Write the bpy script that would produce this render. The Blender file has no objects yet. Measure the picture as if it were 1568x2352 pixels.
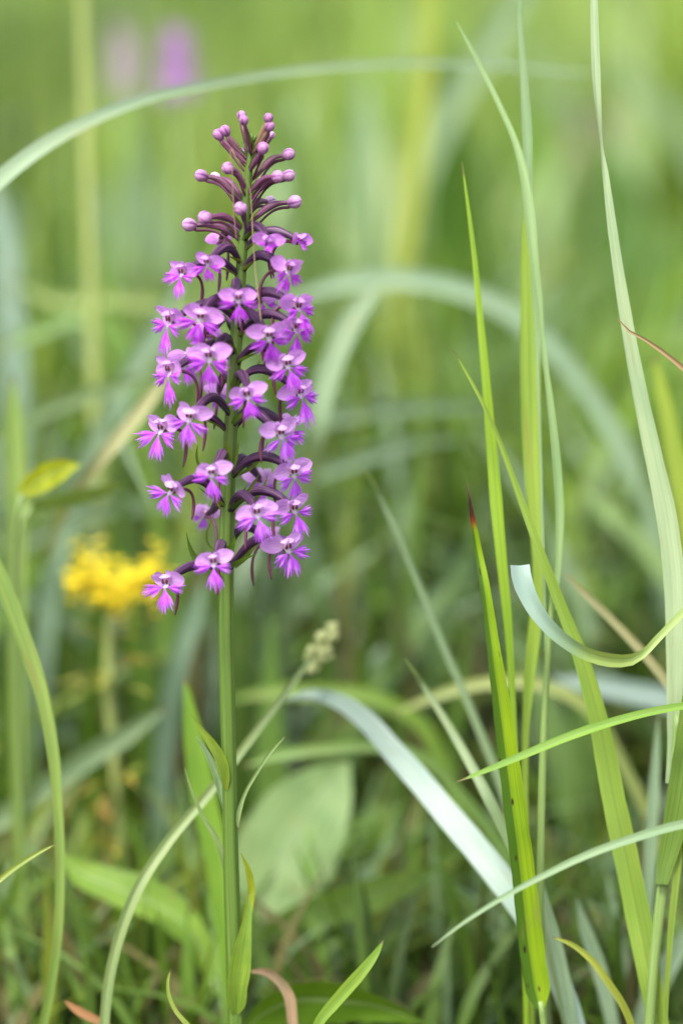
import bpy, math, random
import numpy as np
from mathutils import Vector, Matrix

R = math.radians
rng = np.random.default_rng(7)
random.seed(7)
scene = bpy.context.scene
COL = scene.collection

# ------------------------------------------------------------------ camera
PITCH = R(10.0)
LENS = 105.0
D0 = 1.02                                    # focus distance, metres
FW, FH = 1568.0, 2352.0                      # pixel grid used for measuring
K = 36.0 / LENS / FH                         # metres per pixel per metre of depth
MM = K * D0                                  # metres per pixel in the plane of focus
cf = Vector((0, math.cos(PITCH), -math.sin(PITCH)))
cu = Vector((0, math.sin(PITCH), math.cos(PITCH)))
cr = Vector((1, 0, 0))
CENTRE = Vector((0, 0, 0.055 + 0.175 * math.cos(PITCH)))
CAM = CENTRE - cf * D0
cam = bpy.data.cameras.new('camera')
cam.sensor_fit = 'VERTICAL'
cam.sensor_height = 36.0
cam.sensor_width = 24.0
cam.lens = LENS
cam.clip_start = 0.02
cam.clip_end = 400
cam.dof.use_dof = True
cam.dof.focus_distance = D0
cam.dof.aperture_fstop = 3.2
co = bpy.data.objects.new('camera', cam)
COL.objects.link(co)
co.location = CAM
co.rotation_euler = (math.pi / 2 - PITCH, 0, 0)
scene.camera = co

# ------------------------------------------------------------------ sky, sun, exposure
SUN_EL, SUN_AZ = 58.0, 205.0
w = bpy.data.worlds.new('World')
scene.world = w
w.use_nodes = True
nt = w.node_tree
bg = nt.nodes['Background']
sky = nt.nodes.new('ShaderNodeTexSky')
sky.sky_type = 'NISHITA'
sky.sun_disc = False
sky.sun_elevation = R(SUN_EL)
sky.sun_rotation = R(SUN_AZ)
sky.dust_density = 3.0
hs = nt.nodes.new('ShaderNodeHueSaturation')      # thin even cloud: a paler sky
hs.inputs['Saturation'].default_value = 0.4
nt.links.new(sky.outputs[0], hs.inputs['Color'])
nt.links.new(hs.outputs[0], bg.inputs[0])
bg.inputs[1].default_value = 0.105
sl = bpy.data.lights.new('sun', 'SUN')
sl.energy = 1.5
sl.angle = R(12)
sl.color = (1.0, 0.96, 0.9)
so = bpy.data.objects.new('sun', sl)
COL.objects.link(so)
sd = Vector((math.sin(R(SUN_AZ)) * math.cos(R(SUN_EL)), math.cos(R(SUN_AZ)) * math.cos(R(SUN_EL)), math.sin(R(SUN_EL))))
so.rotation_euler = sd.to_track_quat('Z', 'Y').to_euler()
so.location = (0, 0, 5)
vs = scene.view_settings
vs.view_transform = 'Standard'
vs.look = 'None'
vs.gamma = 1.0
vs.use_curve_mapping = False
vs.exposure = 1.72
scene.render.engine = 'CYCLES'
scene.cycles.use_denoising = True
scene.cycles.max_bounces = 8
scene.cycles.transmission_bounces = 6


# ------------------------------------------------------------------ helpers
def P(x, y, d):
    """photo pixel (1568 x 2352 grid) at depth d along the view axis"""
    return CAM + cf * d + cr * ((x - FW / 2) * K * d) + cu * ((FH / 2 - y) * K * d)


def stem_d(y):
    return D0 + 0.10 * (y - 900) * MM


def tag(o, label=None, cat=None, group=None, kind=None):
    if label:
        o['label'] = label
    if cat:
        o['category'] = cat
    if group:
        o['group'] = group
    if kind:
        o['kind'] = kind
    return o


def empty(name, loc):
    o = bpy.data.objects.new(name, None)
    o.empty_display_size = 0.02
    o.location = loc
    COL.objects.link(o)
    return o


class MB:
    """collects vertices, faces, uv and colour and builds one mesh object"""

    def __init__(self):
        self.v, self.f, self.uv, self.c = [], [], [], []

    def grid(self, pts, uvs, cols=None, closed=False):
        n, m = len(pts), len(pts[0])
        b = len(self.v)
        for i in range(n):
            for j in range(m):
                self.v.append(tuple(pts[i][j]))
                self.uv.append(tuple(uvs[i][j]))
                self.c.append(cols[i][j] if cols else (1, 1, 1, 1))
        jm = m if closed else m - 1
        for i in range(n - 1):
            for j in range(jm):
                k = (j + 1) % m
                self.f.append((b + i * m + j, b + i * m + k, b + (i + 1) * m + k, b + (i + 1) * m + j))
        return b

    def mesh(self, name, mat):
        me = bpy.data.meshes.new(name)
        me.from_pydata(self.v, [], self.f)
        uvl = me.uv_layers.new(name='UVMap')
        li = np.empty(len(me.loops), dtype=np.int32)
        me.loops.foreach_get('vertex_index', li)
        uvl.data.foreach_set('uv', np.array(self.uv, dtype=np.float32)[li].ravel())
        ca = me.color_attributes.new('Col', 'FLOAT_COLOR', 'POINT')
        ca.data.foreach_set('color', np.array(self.c, dtype=np.float32).ravel())
        me.polygons.foreach_set('use_smooth', [True] * len(me.polygons))
        me.materials.append(mat)
        return me

    def build(self, name, mat, parent=None, color=None):
        me = self.mesh(name, mat)
        return link(name, me, parent, color)


def link(name, me, parent=None, color=None):
    o = bpy.data.objects.new(name, me)
    COL.objects.link(o)
    if parent:
        o.parent = parent
        o.matrix_parent_inverse = parent.matrix_basis.inverted() if parent.parent is None else (parent.parent.matrix_basis @ parent.matrix_parent_inverse @ parent.matrix_basis).inverted()
    if color:
        o.color = (*color, 1)
    return o


def catmull(pts, n):
    """resample a list of vectors (any dimension) to n samples along chord length"""
    a = np.array([list(p) for p in pts], dtype=float)
    d = np.r_[0, np.cumsum(np.linalg.norm(np.diff(a[:, :3], axis=0), axis=1) + 1e-9)]
    t = np.linspace(0, d[-1], n)
    m = np.zeros_like(a)
    for i in range(len(a)):
        if i == 0:
            m[i] = (a[1] - a[0]) / (d[1] - d[0])
        elif i == len(a) - 1:
            m[i] = (a[-1] - a[-2]) / (d[-1] - d[-2])
        else:
            h0, h1 = d[i] - d[i - 1], d[i + 1] - d[i]
            m[i] = ((a[i] - a[i - 1]) / h0 * h1 + (a[i + 1] - a[i]) / h1 * h0) / (h0 + h1)
    out = np.zeros((n, a.shape[1]))
    for k, tt in enumerate(t):
        i = min(max(np.searchsorted(d, tt) - 1, 0), len(a) - 2)
        h = d[i + 1] - d[i]
        s = (tt - d[i]) / h
        out[k] = (2 * s**3 - 3 * s**2 + 1) * a[i] + (s**3 - 2 * s**2 + s) * h * m[i] + (-2 * s**3 + 3 * s**2) * a[i + 1] + (s**3 - s**2) * h * m[i + 1]
    return out


def nrm(v):
    return v / (np.linalg.norm(v) + 1e-12)


def ribbon(mb, path, turn=0.0, fold=0.25, across=7, view=True, up=None, col=(1, 1, 1, 1), wave=0.0):
    """leaf blade: path rows x y z halfwidth turn(deg); folded along its midrib"""
    n = len(path)
    pts, uvs = [], []
    c = np.array(CAM)
    sprev = None
    ph = random.random() * 6
    for i in range(n):
        p = path[i, :3]
        t = nrm(path[min(i + 1, n - 1), :3] - path[max(i - 1, 0), :3])
        ref = nrm(c - p) if up is None else np.array(up, dtype=float)
        s = nrm(np.cross(t, ref))
        if sprev is not None and np.dot(s, sprev) < 0:
            s = -s
        sprev = s
        nn = nrm(np.cross(s, t))
        a = R(turn + (path[i, 4] if path.shape[1] > 4 else 0))
        s2 = s * math.cos(a) + nn * math.sin(a)
        n2 = nn * math.cos(a) - s * math.sin(a)
        hw = max(path[i, 3], 0.00008) * (1 + 0.016 * math.sin(i * 0.9 + ph) + 0.012 * math.sin(i * 2.3 + 2 * ph))
        row, ur = [], []
        for j in range(across):
            u = -1 + 2 * j / (across - 1)
            off = n2 * (abs(u) ** 1.3 - 0.4) * fold * hw + n2 * wave * hw * math.sin(i * 0.5 + ph + u * 2)
            row.append(p + s2 * u * hw + off)
            ur.append(((u + 1) / 2, i / (n - 1)))
        pts.append(row)
        uvs.append(ur)
    mb.grid(pts, uvs, [[col] * across for _ in range(n)])


def tube(mb, path, sides=12, ridges=0, ridge=0.0, twist=0.0, cap=True, col=(1, 1, 1, 1)):
    """path rows x y z radius"""
    n = len(path)
    pts, uvs = [], []
    t0 = nrm(path[1, :3] - path[0, :3])
    a = np.array([0, 0, 1.0]) if abs(t0[2]) < 0.9 else np.array([1.0, 0, 0])
    s = nrm(np.cross(t0, a))
    for i in range(n):
        t = nrm(path[min(i + 1, n - 1), :3] - path[max(i - 1, 0), :3])
        s = nrm(s - t * np.dot(s, t))
        b = np.cross(t, s)
        row, ur = [], []
        for j in range(sides):
            th = 2 * math.pi * j / sides
            r = path[i, 3] * (1 + ridge * (abs(math.cos(ridges * th / 2 + twist * i / n)) - 0.5) if ridges else 1)
            row.append(path[i, :3] + (s * math.cos(th) + b * math.sin(th)) * r)
            ur.append((j / sides, i / (n - 1)))
        pts.append(row)
        uvs.append(ur)
    b0 = mb.grid(pts, uvs, [[col] * sides for _ in range(n)], closed=True)
    if cap:
        mb.f.append(tuple(b0 + j for j in range(sides))[::-1])
        mb.f.append(tuple(b0 + (n - 1) * sides + j for j in range(sides)))


def ellipsoid(mb, c, r, nu=14, nv=9, axis=None, seams=0, col=(1, 1, 1, 1)):
    c = np.array(c, float)
    if axis is None:
        ax = np.eye(3)
    else:
        z = nrm(np.array(axis, float))
        x = nrm(np.cross(z, [0.13, 0.9, 0.3]))
        ax = np.array([x, np.cross(z, x), z])
    pts, uvs, cols = [], [], []
    for i in range(nv):
        ph = math.pi * (i + 0.02) / (nv - 1 + 0.04)
        row, ur, cc = [], [], []
        for j in range(nu):
            th = 2 * math.pi * j / nu
            g = 1.0
            k = 0.0
            if seams:
                q = abs(math.sin(seams * th / 2))
                k = max(0.0, 1 - q * 2.4) * (math.sin(ph) * 0.4 + 0.6)
                g = 1 - 0.07 * k
            if seams:                                  # slightly egg-shaped, blunt at the outer end
                g *= 1 + 0.10 * math.cos(ph)
            q = np.array([math.sin(ph) * math.cos(th) * r[0] * g, math.sin(ph) * math.sin(th) * r[1] * g, math.cos(ph) * r[2]])
            row.append(c + q @ ax)
            ur.append((j / nu, i / (nv - 1)))
            e = 0.5 - 0.5 * math.cos(ph)
            cc.append(((1 - 0.72 * k) * (1.1 - 0.3 * e), (1 - 0.92 * k) * (1.15 - 0.45 * e), (1 - 0.6 * k) * (1.1 - 0.3 * e), 1) if seams else col)
        pts.append(row)
        uvs.append(ur)
        cols.append(cc)
    mb.grid(pts, uvs, cols, closed=True)


# ------------------------------------------------------------------ materials
def new_mat(name):
    m = bpy.data.materials.new(name)
    m.use_nodes = True
    t = m.node_tree
    for n in list(t.nodes):
        t.nodes.remove(n)
    return m, t


def N(t, kind, **kw):
    n = t.nodes.new(kind)
    for k, v in kw.items():
        setattr(n, k, v)
    return n


def leafy(t, color_socket, rough=0.42, trans=0.35, spec=0.5, tint=(1.15, 1.1, 0.5), bump=None, bump_s=0.2, dist=0.0003):
    """thin sheet: glossy front, light shining through"""
    L = t.links.new
    pb = N(t, 'ShaderNodeBsdfPrincipled')
    pb.inputs['Roughness'].default_value = rough
    pb.inputs['Specular IOR Level'].default_value = spec
    L(color_socket, pb.inputs['Base Color'])
    mul = N(t, 'ShaderNodeMix', data_type='RGBA', blend_type='MULTIPLY')
    mul.inputs[0].default_value = 1.0
    L(color_socket, mul.inputs[6])
    mul.inputs[7].default_value = (*tint, 1)
    tr = N(t, 'ShaderNodeBsdfTranslucent')
    L(mul.outputs[2], tr.inputs['Color'])
    mx = N(t, 'ShaderNodeMixShader')
    mx.inputs[0].default_value = trans
    L(pb.outputs[0], mx.inputs[1])
    L(tr.outputs[0], mx.inputs[2])
    if bump is not None:
        bn = N(t, 'ShaderNodeBump')
        bn.inputs['Strength'].default_value = bump_s
        bn.inputs['Distance'].default_value = dist
        L(bump, bn.inputs['Height'])
        L(bn.outputs[0], pb.inputs['Normal'])
    out = N(t, 'ShaderNodeOutputMaterial')
    L(mx.outputs[0], out.inputs[0])
    return pb


def uvcoord(t, su, sv, seed=True):
    uv = N(t, 'ShaderNodeUVMap')
    mp = N(t, 'ShaderNodeMapping')
    mp.inputs['Scale'].default_value = (su, sv, 1)
    t.links.new(uv.outputs[0], mp.inputs[0])
    if seed:
        oi = N(t, 'ShaderNodeObjectInfo')
        cm = N(t, 'ShaderNodeCombineXYZ')
        ml = N(t, 'ShaderNodeMath', operation='MULTIPLY')
        ml.inputs[1].default_value = 37.0
        t.links.new(oi.outputs['Random'], ml.inputs[0])
        t.links.new(ml.outputs[0], cm.inputs[0])
        t.links.new(ml.outputs[0], cm.inputs[2])
        t.links.new(cm.outputs[0], mp.inputs['Location'])
    return mp.outputs[0]


def mixc(t, fac, a, b, blend='MIX'):
    m = N(t, 'ShaderNodeMix', data_type='RGBA', blend_type=blend)
    for i, s in ((0, fac), (6, a), (7, b)):
        if hasattr(s, 'is_linked'):
            t.links.new(s, m.inputs[i])
        elif i == 0:
            m.inputs[0].default_value = s
        else:
            m.inputs[i].default_value = (*s, 1) if len(s) == 3 else s
    return m.outputs[2]


def ramp(t, src, stops):
    r = N(t, 'ShaderNodeValToRGB')
    e = r.color_ramp.elements
    while len(e) < len(stops):
        e.new(0.5)
    for k, (p, c) in enumerate(stops):
        e[k].position = p
        e[k].color = (c, c, c, 1) if not hasattr(c, '__len__') else ((*c, 1) if len(c) == 3 else c)
    if src is not None:
        t.links.new(src, r.inputs[0])
    return r.outputs[0]


def mat_blade(name, tip=None, spots=False, midrib=0.25, rough=0.4, trans=0.35, spec=0.5, objcol=True, half=0.0):
    m, t = new_mat(name)
    L = t.links.new
    if objcol:
        oi = N(t, 'ShaderNodeObjectInfo')
        base = oi.outputs['Color']
    else:
        at = N(t, 'ShaderNodeAttribute', attribute_name='Col')
        base = at.outputs['Color']
    st = N(t, 'ShaderNodeTexNoise')
    L(uvcoord(t, 26, 2.2), st.inputs['Vector'])
    st.inputs['Scale'].default_value = 1.0
    st.inputs['Detail'].default_value = 3
    sv = ramp(t, st.outputs[0], [(0.3, (0.72, 0.76, 0.68)), (0.7, (1.2, 1.18, 1.15))])
    c = mixc(t, 1.0, base, sv, 'MULTIPLY')
    bl = N(t, 'ShaderNodeTexNoise')
    L(uvcoord(t, 1.3, 7), bl.inputs['Vector'])
    bl.inputs['Scale'].default_value = 1.0
    bv = ramp(t, bl.outputs[0], [(0.3, (0.82, 0.88, 0.8)), (0.72, (1.15, 1.08, 1.0))])
    c = mixc(t, 1.0, c, bv, 'MULTIPLY')
    uv = N(t, 'ShaderNodeUVMap')
    sx = N(t, 'ShaderNodeSeparateXYZ')
    L(uv.outputs[0], sx.inputs[0])
    if midrib:
        g = ramp(t, sx.outputs[0], [(0.43, 0.0), (0.5, 1.0), (0.57, 0.0)])
        ml = N(t, 'ShaderNodeMath', operation='MULTIPLY')
        ml.inputs[1].default_value = abs(midrib)
        L(g, ml.inputs[0])
        c = mixc(t, ml.outputs[0], c, (0.03, 0.09, 0.02) if midrib > 0 else (0.5, 0.6, 0.35))
    if half:
        g = ramp(t, sx.outputs[0], [(0.54, 0.0), (0.62, 1.0)])
        ml = N(t, 'ShaderNodeMath', operation='MULTIPLY')
        ml.inputs[1].default_value = half
        L(g, ml.inputs[0])
        c = mixc(t, ml.outputs[0], c, (0.03, 0.11, 0.012))
    pn = N(t, 'ShaderNodeTexNoise')                  # dry yellow-brown patches
    L(uvcoord(t, 2.5, 9), pn.inputs['Vector'])
    pn.inputs['Scale'].default_value = 1.0
    pn.inputs['Detail'].default_value = 5
    c = mixc(t, ramp(t, pn.outputs[0], [(0.62, 0.0), (0.74, 0.55)]), c, (0.27, 0.22, 0.07))
    if spots:
        vo = N(t, 'ShaderNodeTexVoronoi')
        L(uvcoord(t, 2.0, 19), vo.inputs['Vector'])
        vo.inputs['Scale'].default_value = 1.0
        f = ramp(t, vo.outputs['Distance'], [(0.09, 1.0), (0.17, 0.0)])
        nz = N(t, 'ShaderNodeTexNoise')
        L(uvcoord(t, 2.0, 11), nz.inputs['Vector'])
        nz.inputs['Scale'].default_value = 1.3
        f2 = ramp(t, nz.outputs[0], [(0.4, 0.0), (0.44, 1.0)])
        ml = N(t, 'ShaderNodeMath', operation='MULTIPLY')
        L(f, ml.inputs[0])
        L(f2, ml.inputs[1])
        c = mixc(t, ml.outputs[0], c, (0.05, 0.025, 0.012))
    if tip is not None:                              # browned blade end, uv v runs from the tip
        g = ramp(t, sx.outputs[1], tip)
        a = ramp(t, sx.outputs[1], [(tip[0][0] if False else 0.0, 1.0), (tip[-1][0] * 0.8, 1.0), (tip[-1][0], 0.0)])
        c = mixc(t, a, c, g)
    wv = N(t, 'ShaderNodeTexNoise')
    L(uvcoord(t, 60, 1.0), wv.inputs['Vector'])
    wv.inputs['Scale'].default_value = 1.0
    leafy(t, c, rough=rough, trans=trans, spec=spec, bump=wv.outputs[0], bump_s=0.35)
    return m


M = {}
M['blade'] = mat_blade('grass_leaf', tip=[(0.0, (0.17, 0.12, 0.05)), (0.016, (0.18, 0.2, 0.05))])
M['pale_blade'] = mat_blade('painted_sheen_grass', rough=0.46, trans=0.3, spec=0.55, midrib=-0.25)  # whitish sky reflection on these blades is put into their pale object colours
M['spotted'] = mat_blade('spotted_grass', tip=[(0.0, (0.17, 0.08, 0.05)), (0.035, (0.035, 0.012, 0.01)), (0.06, (0.06, 0.012, 0.008)), (0.072, (0.22, 0.03, 0.008)), (0.095, (0.26, 0.24, 0.02))], spots=True, half=0.75, midrib=0.2)
M['curl'] = mat_blade('curled_grass', tip=[(0.0, (0.27, 0.38, 0.34)), (0.07, (0.26, 0.38, 0.3)), (0.13, (0.22, 0.34, 0.12))], midrib=-0.2)
M['mass'] = mat_blade('meadow_grass', objcol=False, midrib=0.0, rough=0.45)
M['broadleaf'] = mat_blade('broad_leaf', midrib=-0.35, rough=0.45, trans=0.35)
M['dry'] = mat_blade('dry_grass', midrib=0.0, rough=0.6, trans=0.15, spec=0.3)


def mat_stem(name, c1, c2, rough=0.45, su=9):
    m, t = new_mat(name)
    L = t.links.new
    n = N(t, 'ShaderNodeTexNoise')
    L(uvcoord(t, su, 2.5, seed=False), n.inputs['Vector'])
    n.inputs['Scale'].default_value = 1.6
    n.inputs['Detail'].default_value = 4
    f = ramp(t, n.outputs[0], [(0.35, 0.0), (0.68, 1.0)])
    c = mixc(t, f, c1, c2)
    n2 = N(t, 'ShaderNodeTexNoise')
    L(uvcoord(t, 70, 400, seed=False), n2.inputs['Vector'])
    n2.inputs['Scale'].default_value = 1.0
    c = mixc(t, ramp(t, n2.outputs[0], [(0.62, 0.0), (0.8, 0.2)]), c, (0.25, 0.36, 0.13))
    pb = N(t, 'ShaderNodeBsdfPrincipled')
    L(c, pb.inputs['Base Color'])
    pb.inputs['Roughness'].default_value = rough
    pb.inputs['Subsurface Weight'].default_value = 0.12
    pb.inputs['Subsurface Radius'].default_value = (0.001, 0.002, 0.0005)
    pb.inputs['Subsurface Scale'].default_value = 1.0
    b = N(t, 'ShaderNodeBump')
    b.inputs['Strength'].default_value = 0.3
    b.inputs['Distance'].default_value = 0.0003
    L(n.outputs[0], b.inputs['Height'])
    L(b.outputs[0], pb.inputs['Normal'])
    o = N(t, 'ShaderNodeOutputMaterial')
    L(pb.outputs[0], o.inputs[0])
    return m


M['stem'] = mat_stem('orchid_stem', (0.05, 0.11, 0.008), (0.12, 0.195, 0.02), su=11, rough=0.55)
M['culm'] = mat_stem('grass_stalk', (0.13, 0.22, 0.04), (0.25, 0.34, 0.11))
M['gold_stem'] = mat_stem('goldenrod_stem', (0.22, 0.28, 0.06), (0.3, 0.34, 0.11), rough=0.6)


def mat_petal(name, veins=0.25, lip=False, trans=0.38):
    """object colour gives the petal colour; the lip is white at its claw"""
    m, t = new_mat(name)
    L = t.links.new
    oi = N(t, 'ShaderNodeObjectInfo')
    c = oi.outputs['Color']
    uv = N(t, 'ShaderNodeUVMap')
    sx = N(t, 'ShaderNodeSeparateXYZ')
    L(uv.outputs[0], sx.inputs[0])
    n = N(t, 'ShaderNodeTexNoise')
    L(uvcoord(t, 16, 1.4), n.inputs['Vector'])
    n.inputs['Scale'].default_value = 1.0
    n.inputs['Detail'].default_value = 2
    v = ramp(t, n.outputs[0], [(0.32, (1 - veins, 1 - 1.4 * veins, 1 - 0.6 * veins)), (0.66, (1.1, 1.15, 1.08))])
    c = mixc(t, 1.0, c, v, 'MULTIPLY')
    n2 = N(t, 'ShaderNodeTexNoise')
    L(uvcoord(t, 2.2, 2.2), n2.inputs['Vector'])
    n2.inputs['Scale'].default_value = 1.0
    c = mixc(t, ramp(t, n2.outputs[0], [(0.45, 0.0), (0.75, 0.3)]), c, (0.8, 0.58, 0.84))
    if lip:
        g = ramp(t, sx.outputs[1], [(0.05, 0.9), (0.24, 0.0)])
        c = mixc(t, g, c, (0.8, 0.72, 0.78))
    else:
        g = ramp(t, sx.outputs[1], [(0.0, 0.6), (0.3, 0.0)])
        c = mixc(t, g, c, (0.8, 0.66, 0.76))
    leafy(t, c, rough=0.5, trans=trans, spec=0.3, tint=(1.05, 0.8, 1.1), bump=n.outputs[0], bump_s=0.3, dist=0.0002)
    return m


M['petal'] = mat_petal('orchid_petal', 0.24)
M['lip'] = mat_petal('orchid_lip', 0.34, lip=True)


def mat_plain(name, col, rough=0.45, attr=False, var=0.25, scale=900.0, spec=0.5, coat=0.0):
    m, t = new_mat(name)
    L = t.links.new
    tc = N(t, 'ShaderNodeTexCoord')
    n = N(t, 'ShaderNodeTexNoise')
    L(tc.outputs['Object'], n.inputs['Vector'])
    n.inputs['Scale'].default_value = scale
    n.inputs['Detail'].default_value = 3
    v = ramp(t, n.outputs[0], [(0.3, 1 - var), (0.7, 1 + var * 0.6)])
    if col is None:
        src = N(t, 'ShaderNodeObjectInfo').outputs['Color']
    else:
        src = col
    c = mixc(t, 1.0, src, v, 'MULTIPLY')
    if attr:
        at = N(t, 'ShaderNodeAttribute', attribute_name='Col')
        c = mixc(t, 1.0, c, at.outputs['Color'], 'MULTIPLY')
    pb = N(t, 'ShaderNodeBsdfPrincipled')
    L(c, pb.inputs['Base Color'])
    pb.inputs['Roughness'].default_value = rough
    pb.inputs['Specular IOR Level'].default_value = spec
    o = N(t, 'ShaderNodeOutputMaterial')
    L(pb.outputs[0], o.inputs[0])
    return m


M['bud'] = mat_plain('orchid_bud', None, 0.55, attr=True, var=0.3, scale=2.2, spec=0.3)
M['column'] = mat_plain('orchid_column', (0.66, 0.42, 0.55), 0.4, var=0.15, scale=1.0)
M['pollen'] = mat_plain('orchid_pollen_sac', (0.13, 0.015, 0.03), 0.35, var=0.3, scale=1.5)


def mat_tube(name, stripes):
    """ovary and spur: two colours running along the ribs, object colour is the dark one"""
    m, t = new_mat(name)
    L = t.links.new
    oi = N(t, 'ShaderNodeObjectInfo')
    uv = N(t, 'ShaderNodeUVMap')
    sx = N(t, 'ShaderNodeSeparateXYZ')
    L(uv.outputs[0], sx.inputs[0])
    n = N(t, 'ShaderNodeTexNoise')
    L(uvcoord(t, stripes, 1.0), n.inputs['Vector'])
    n.inputs['Scale'].default_value = 1.0
    f = ramp(t, n.outputs[0], [(0.48, 0.0), (0.68, 0.42)])
    c = mixc(t, f, oi.outputs['Color'], (0.29, 0.125, 0.24))
    pb = N(t, 'ShaderNodeBsdfPrincipled')
    L(c, pb.inputs['Base Color'])
    pb.inputs['Roughness'].default_value = 0.5
    pb.inputs['Specular IOR Level'].default_value = 0.35
    o = N(t, 'ShaderNodeOutputMaterial')
    L(pb.outputs[0], o.inputs[0])
    return m


M['ovary'] = mat_tube('orchid_ovary', 12)
M['spur'] = mat_tube('orchid_spur', 3)
M['yellow'] = mat_plain('goldenrod_floret', (0.88, 0.7, 0.01), 0.6, var=0.2, scale=400)
M['far_purple'] = mat_plain('far_orchid_petal', None, 0.6, var=0.3, scale=300)


def mat_ground():
    m, t = new_mat('damp_soil')
    L = t.links.new
    tc = N(t, 'ShaderNodeTexCoord')
    n = N(t, 'ShaderNodeTexNoise')
    L(tc.outputs['Object'], n.inputs['Vector'])
    n.inputs['Scale'].default_value = 45
    n.inputs['Detail'].default_value = 8
    c = ramp(t, n.outputs[0], [(0.3, (0.018, 0.014, 0.008)), (0.55, (0.05, 0.045, 0.02)), (0.75, (0.09, 0.08, 0.035))])
    pb = N(t, 'ShaderNodeBsdfPrincipled')
    L(c, pb.inputs['Base Color'])
    pb.inputs['Roughness'].default_value = 0.9
    b = N(t, 'ShaderNodeBump')
    b.inputs['Strength'].default_value = 0.8
    b.inputs['Distance'].default_value = 0.01
    L(n.outputs[0], b.inputs['Height'])
    L(b.outputs[0], pb.inputs['Normal'])
    o = N(t, 'ShaderNodeOutputMaterial')
    L(pb.outputs[0], o.inputs[0])
    return m


M['ground'] = mat_ground()


# ------------------------------------------------------------------ ground
def ground_z(x, y):
    """flat round the orchid, rising slowly behind it"""
    q = np.clip(y - 0.6, 0, None)
    return 0.012 * np.sin(x * 7 + 1) * np.sin(y * 6) * np.clip(y, 0, 1) + 0.05 * np.minimum(q, 12.0) * (q / (q + 1.5)) - 0.002


gb = MB()
gx = np.concatenate([np.linspace(-60, -3, 14), np.linspace(-2.6, 2.6, 40), np.linspace(3, 60, 14)])
gy = np.concatenate([np.linspace(-40, -3, 8), np.linspace(-2.5, 8, 70), np.linspace(9, 160, 24)])
gb.grid([[(x, y, float(ground_z(x, y))) for x in gx] for y in gy], [[(x, y) for x in gx] for y in gy])
tag(gb.build('ground', M['ground']), kind='structure')


def to_ground(p, t, spread=0.35):
    """two more points that take a blade from p, heading t, to its root in the soil"""
    p = np.array(p, float)
    t = np.array(t, float)
    gz = float(ground_z(p[0], p[1]))
    h = p[2] - gz
    if h < 0.004:
        return []
    hor = t * [1, 1, 0]
    ln = np.linalg.norm(hor)
    hor = hor / ln * min(ln / max(-t[2], 0.25), 1.0) if ln > 1e-6 else hor
    q = p + hor * h * spread
    q[2] = p[2] - h * 0.55
    e = p + hor * h * spread * 1.45
    e[2] = float(ground_z(e[0], e[1])) - 0.004
    return [q, e]


def depth_off(o):
    """near blades stand close to the plane of focus, the rest well behind it"""
    return float(np.interp(o, [-1, 0, 0.07, 0.12, 1.0], [-1, 0, 0.05, 0.15, 1.4]))


def blade_path(pts, n=40, root=True, dd=0.0, rootw=None):
    """pts: (x, y, width px, depth offset[, turn]) from tip to base -> rows x y z halfwidth turn"""
    rows = []
    for q in pts:
        d = D0 + depth_off(q[3]) + dd
        p = P(q[0], q[1], d)
        rows.append([p.x, p.y, p.z, q[2] * 0.5 * K * d, q[4] if len(q) > 4 else 0.0])
    if root:
        a, b = np.array(rows[-2][:3]), np.array(rows[-1][:3])
        hw = rows[-1][3]
        for k, g in enumerate(to_ground(b, nrm(b - a))):
            rows.append([*g, (rootw * 0.5 * MM if rootw else hw * (0.8 - 0.25 * k)), rows[-1][4]])
    return catmull(rows, n)


def grass_blade(pts, color, label, mat='blade', name='tall_grass', cat='grass', turn=0.0, fold=0.3, n=44, root=True, group=None, rootw=None, wave=0.0):
    path = blade_path(pts, n, root, rootw=rootw)
    mb = MB()
    ribbon(mb, path, turn=turn, fold=fold, wave=wave)
    o = mb.build(name, M[mat], color=color)
    return tag(o, label, cat, group, 'thing')


# ------------------------------------------------------------------ orchid: flower pieces (local millimetres, facing -Y)
def petal_piece(mb, base, ang, length, width, pitch=0.0, cup=0.15, bend=0.1, teeth=0.0, side=1, nu=9, nv=11, point=1.6, seed=0):
    """ovate sheet in the flower plane; ang is measured from +X towards +Z, pitch tips it forward"""
    rr = random.Random(seed)
    pts, uvs = [], []
    ca, sa = math.cos(ang), math.sin(ang)
    for i in range(nv):
        v = i / (nv - 1)
        hw = width * 0.5 * (math.sin(math.pi * min(1, v * 0.86 + 0.1) ** 0.9) ** 0.75) * (1 if v < 0.98 else 0.45)
        row, ur = [], []
        for j in range(nu):
            u = -1 + 2 * j / (nu - 1)
            x = v * length
            y = u * hw
            z = -cup * width * (1 - u * u) * math.sin(math.pi * v) + bend * length * v * v
            if teeth and abs(u) == 1:
                y += teeth * (rr.random() - 0.5) * 2
            if teeth and i == nv - 1:
                x += teeth * (rr.random() - 0.6) * 2
            # pitch about the width axis
            xx = x * math.cos(pitch) - z * math.sin(pitch)
            zz = x * math.sin(pitch) + z * math.cos(pitch)
            X = xx * ca - y * sa
            Z = xx * sa + y * ca
            row.append((base[0] + X, base[1] - zz, base[2] + Z))
            ur.append(((u + 1) / 2, v))
        pts.append(row)
        uvs.append(ur)
    mb.grid(pts, uvs)


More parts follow.
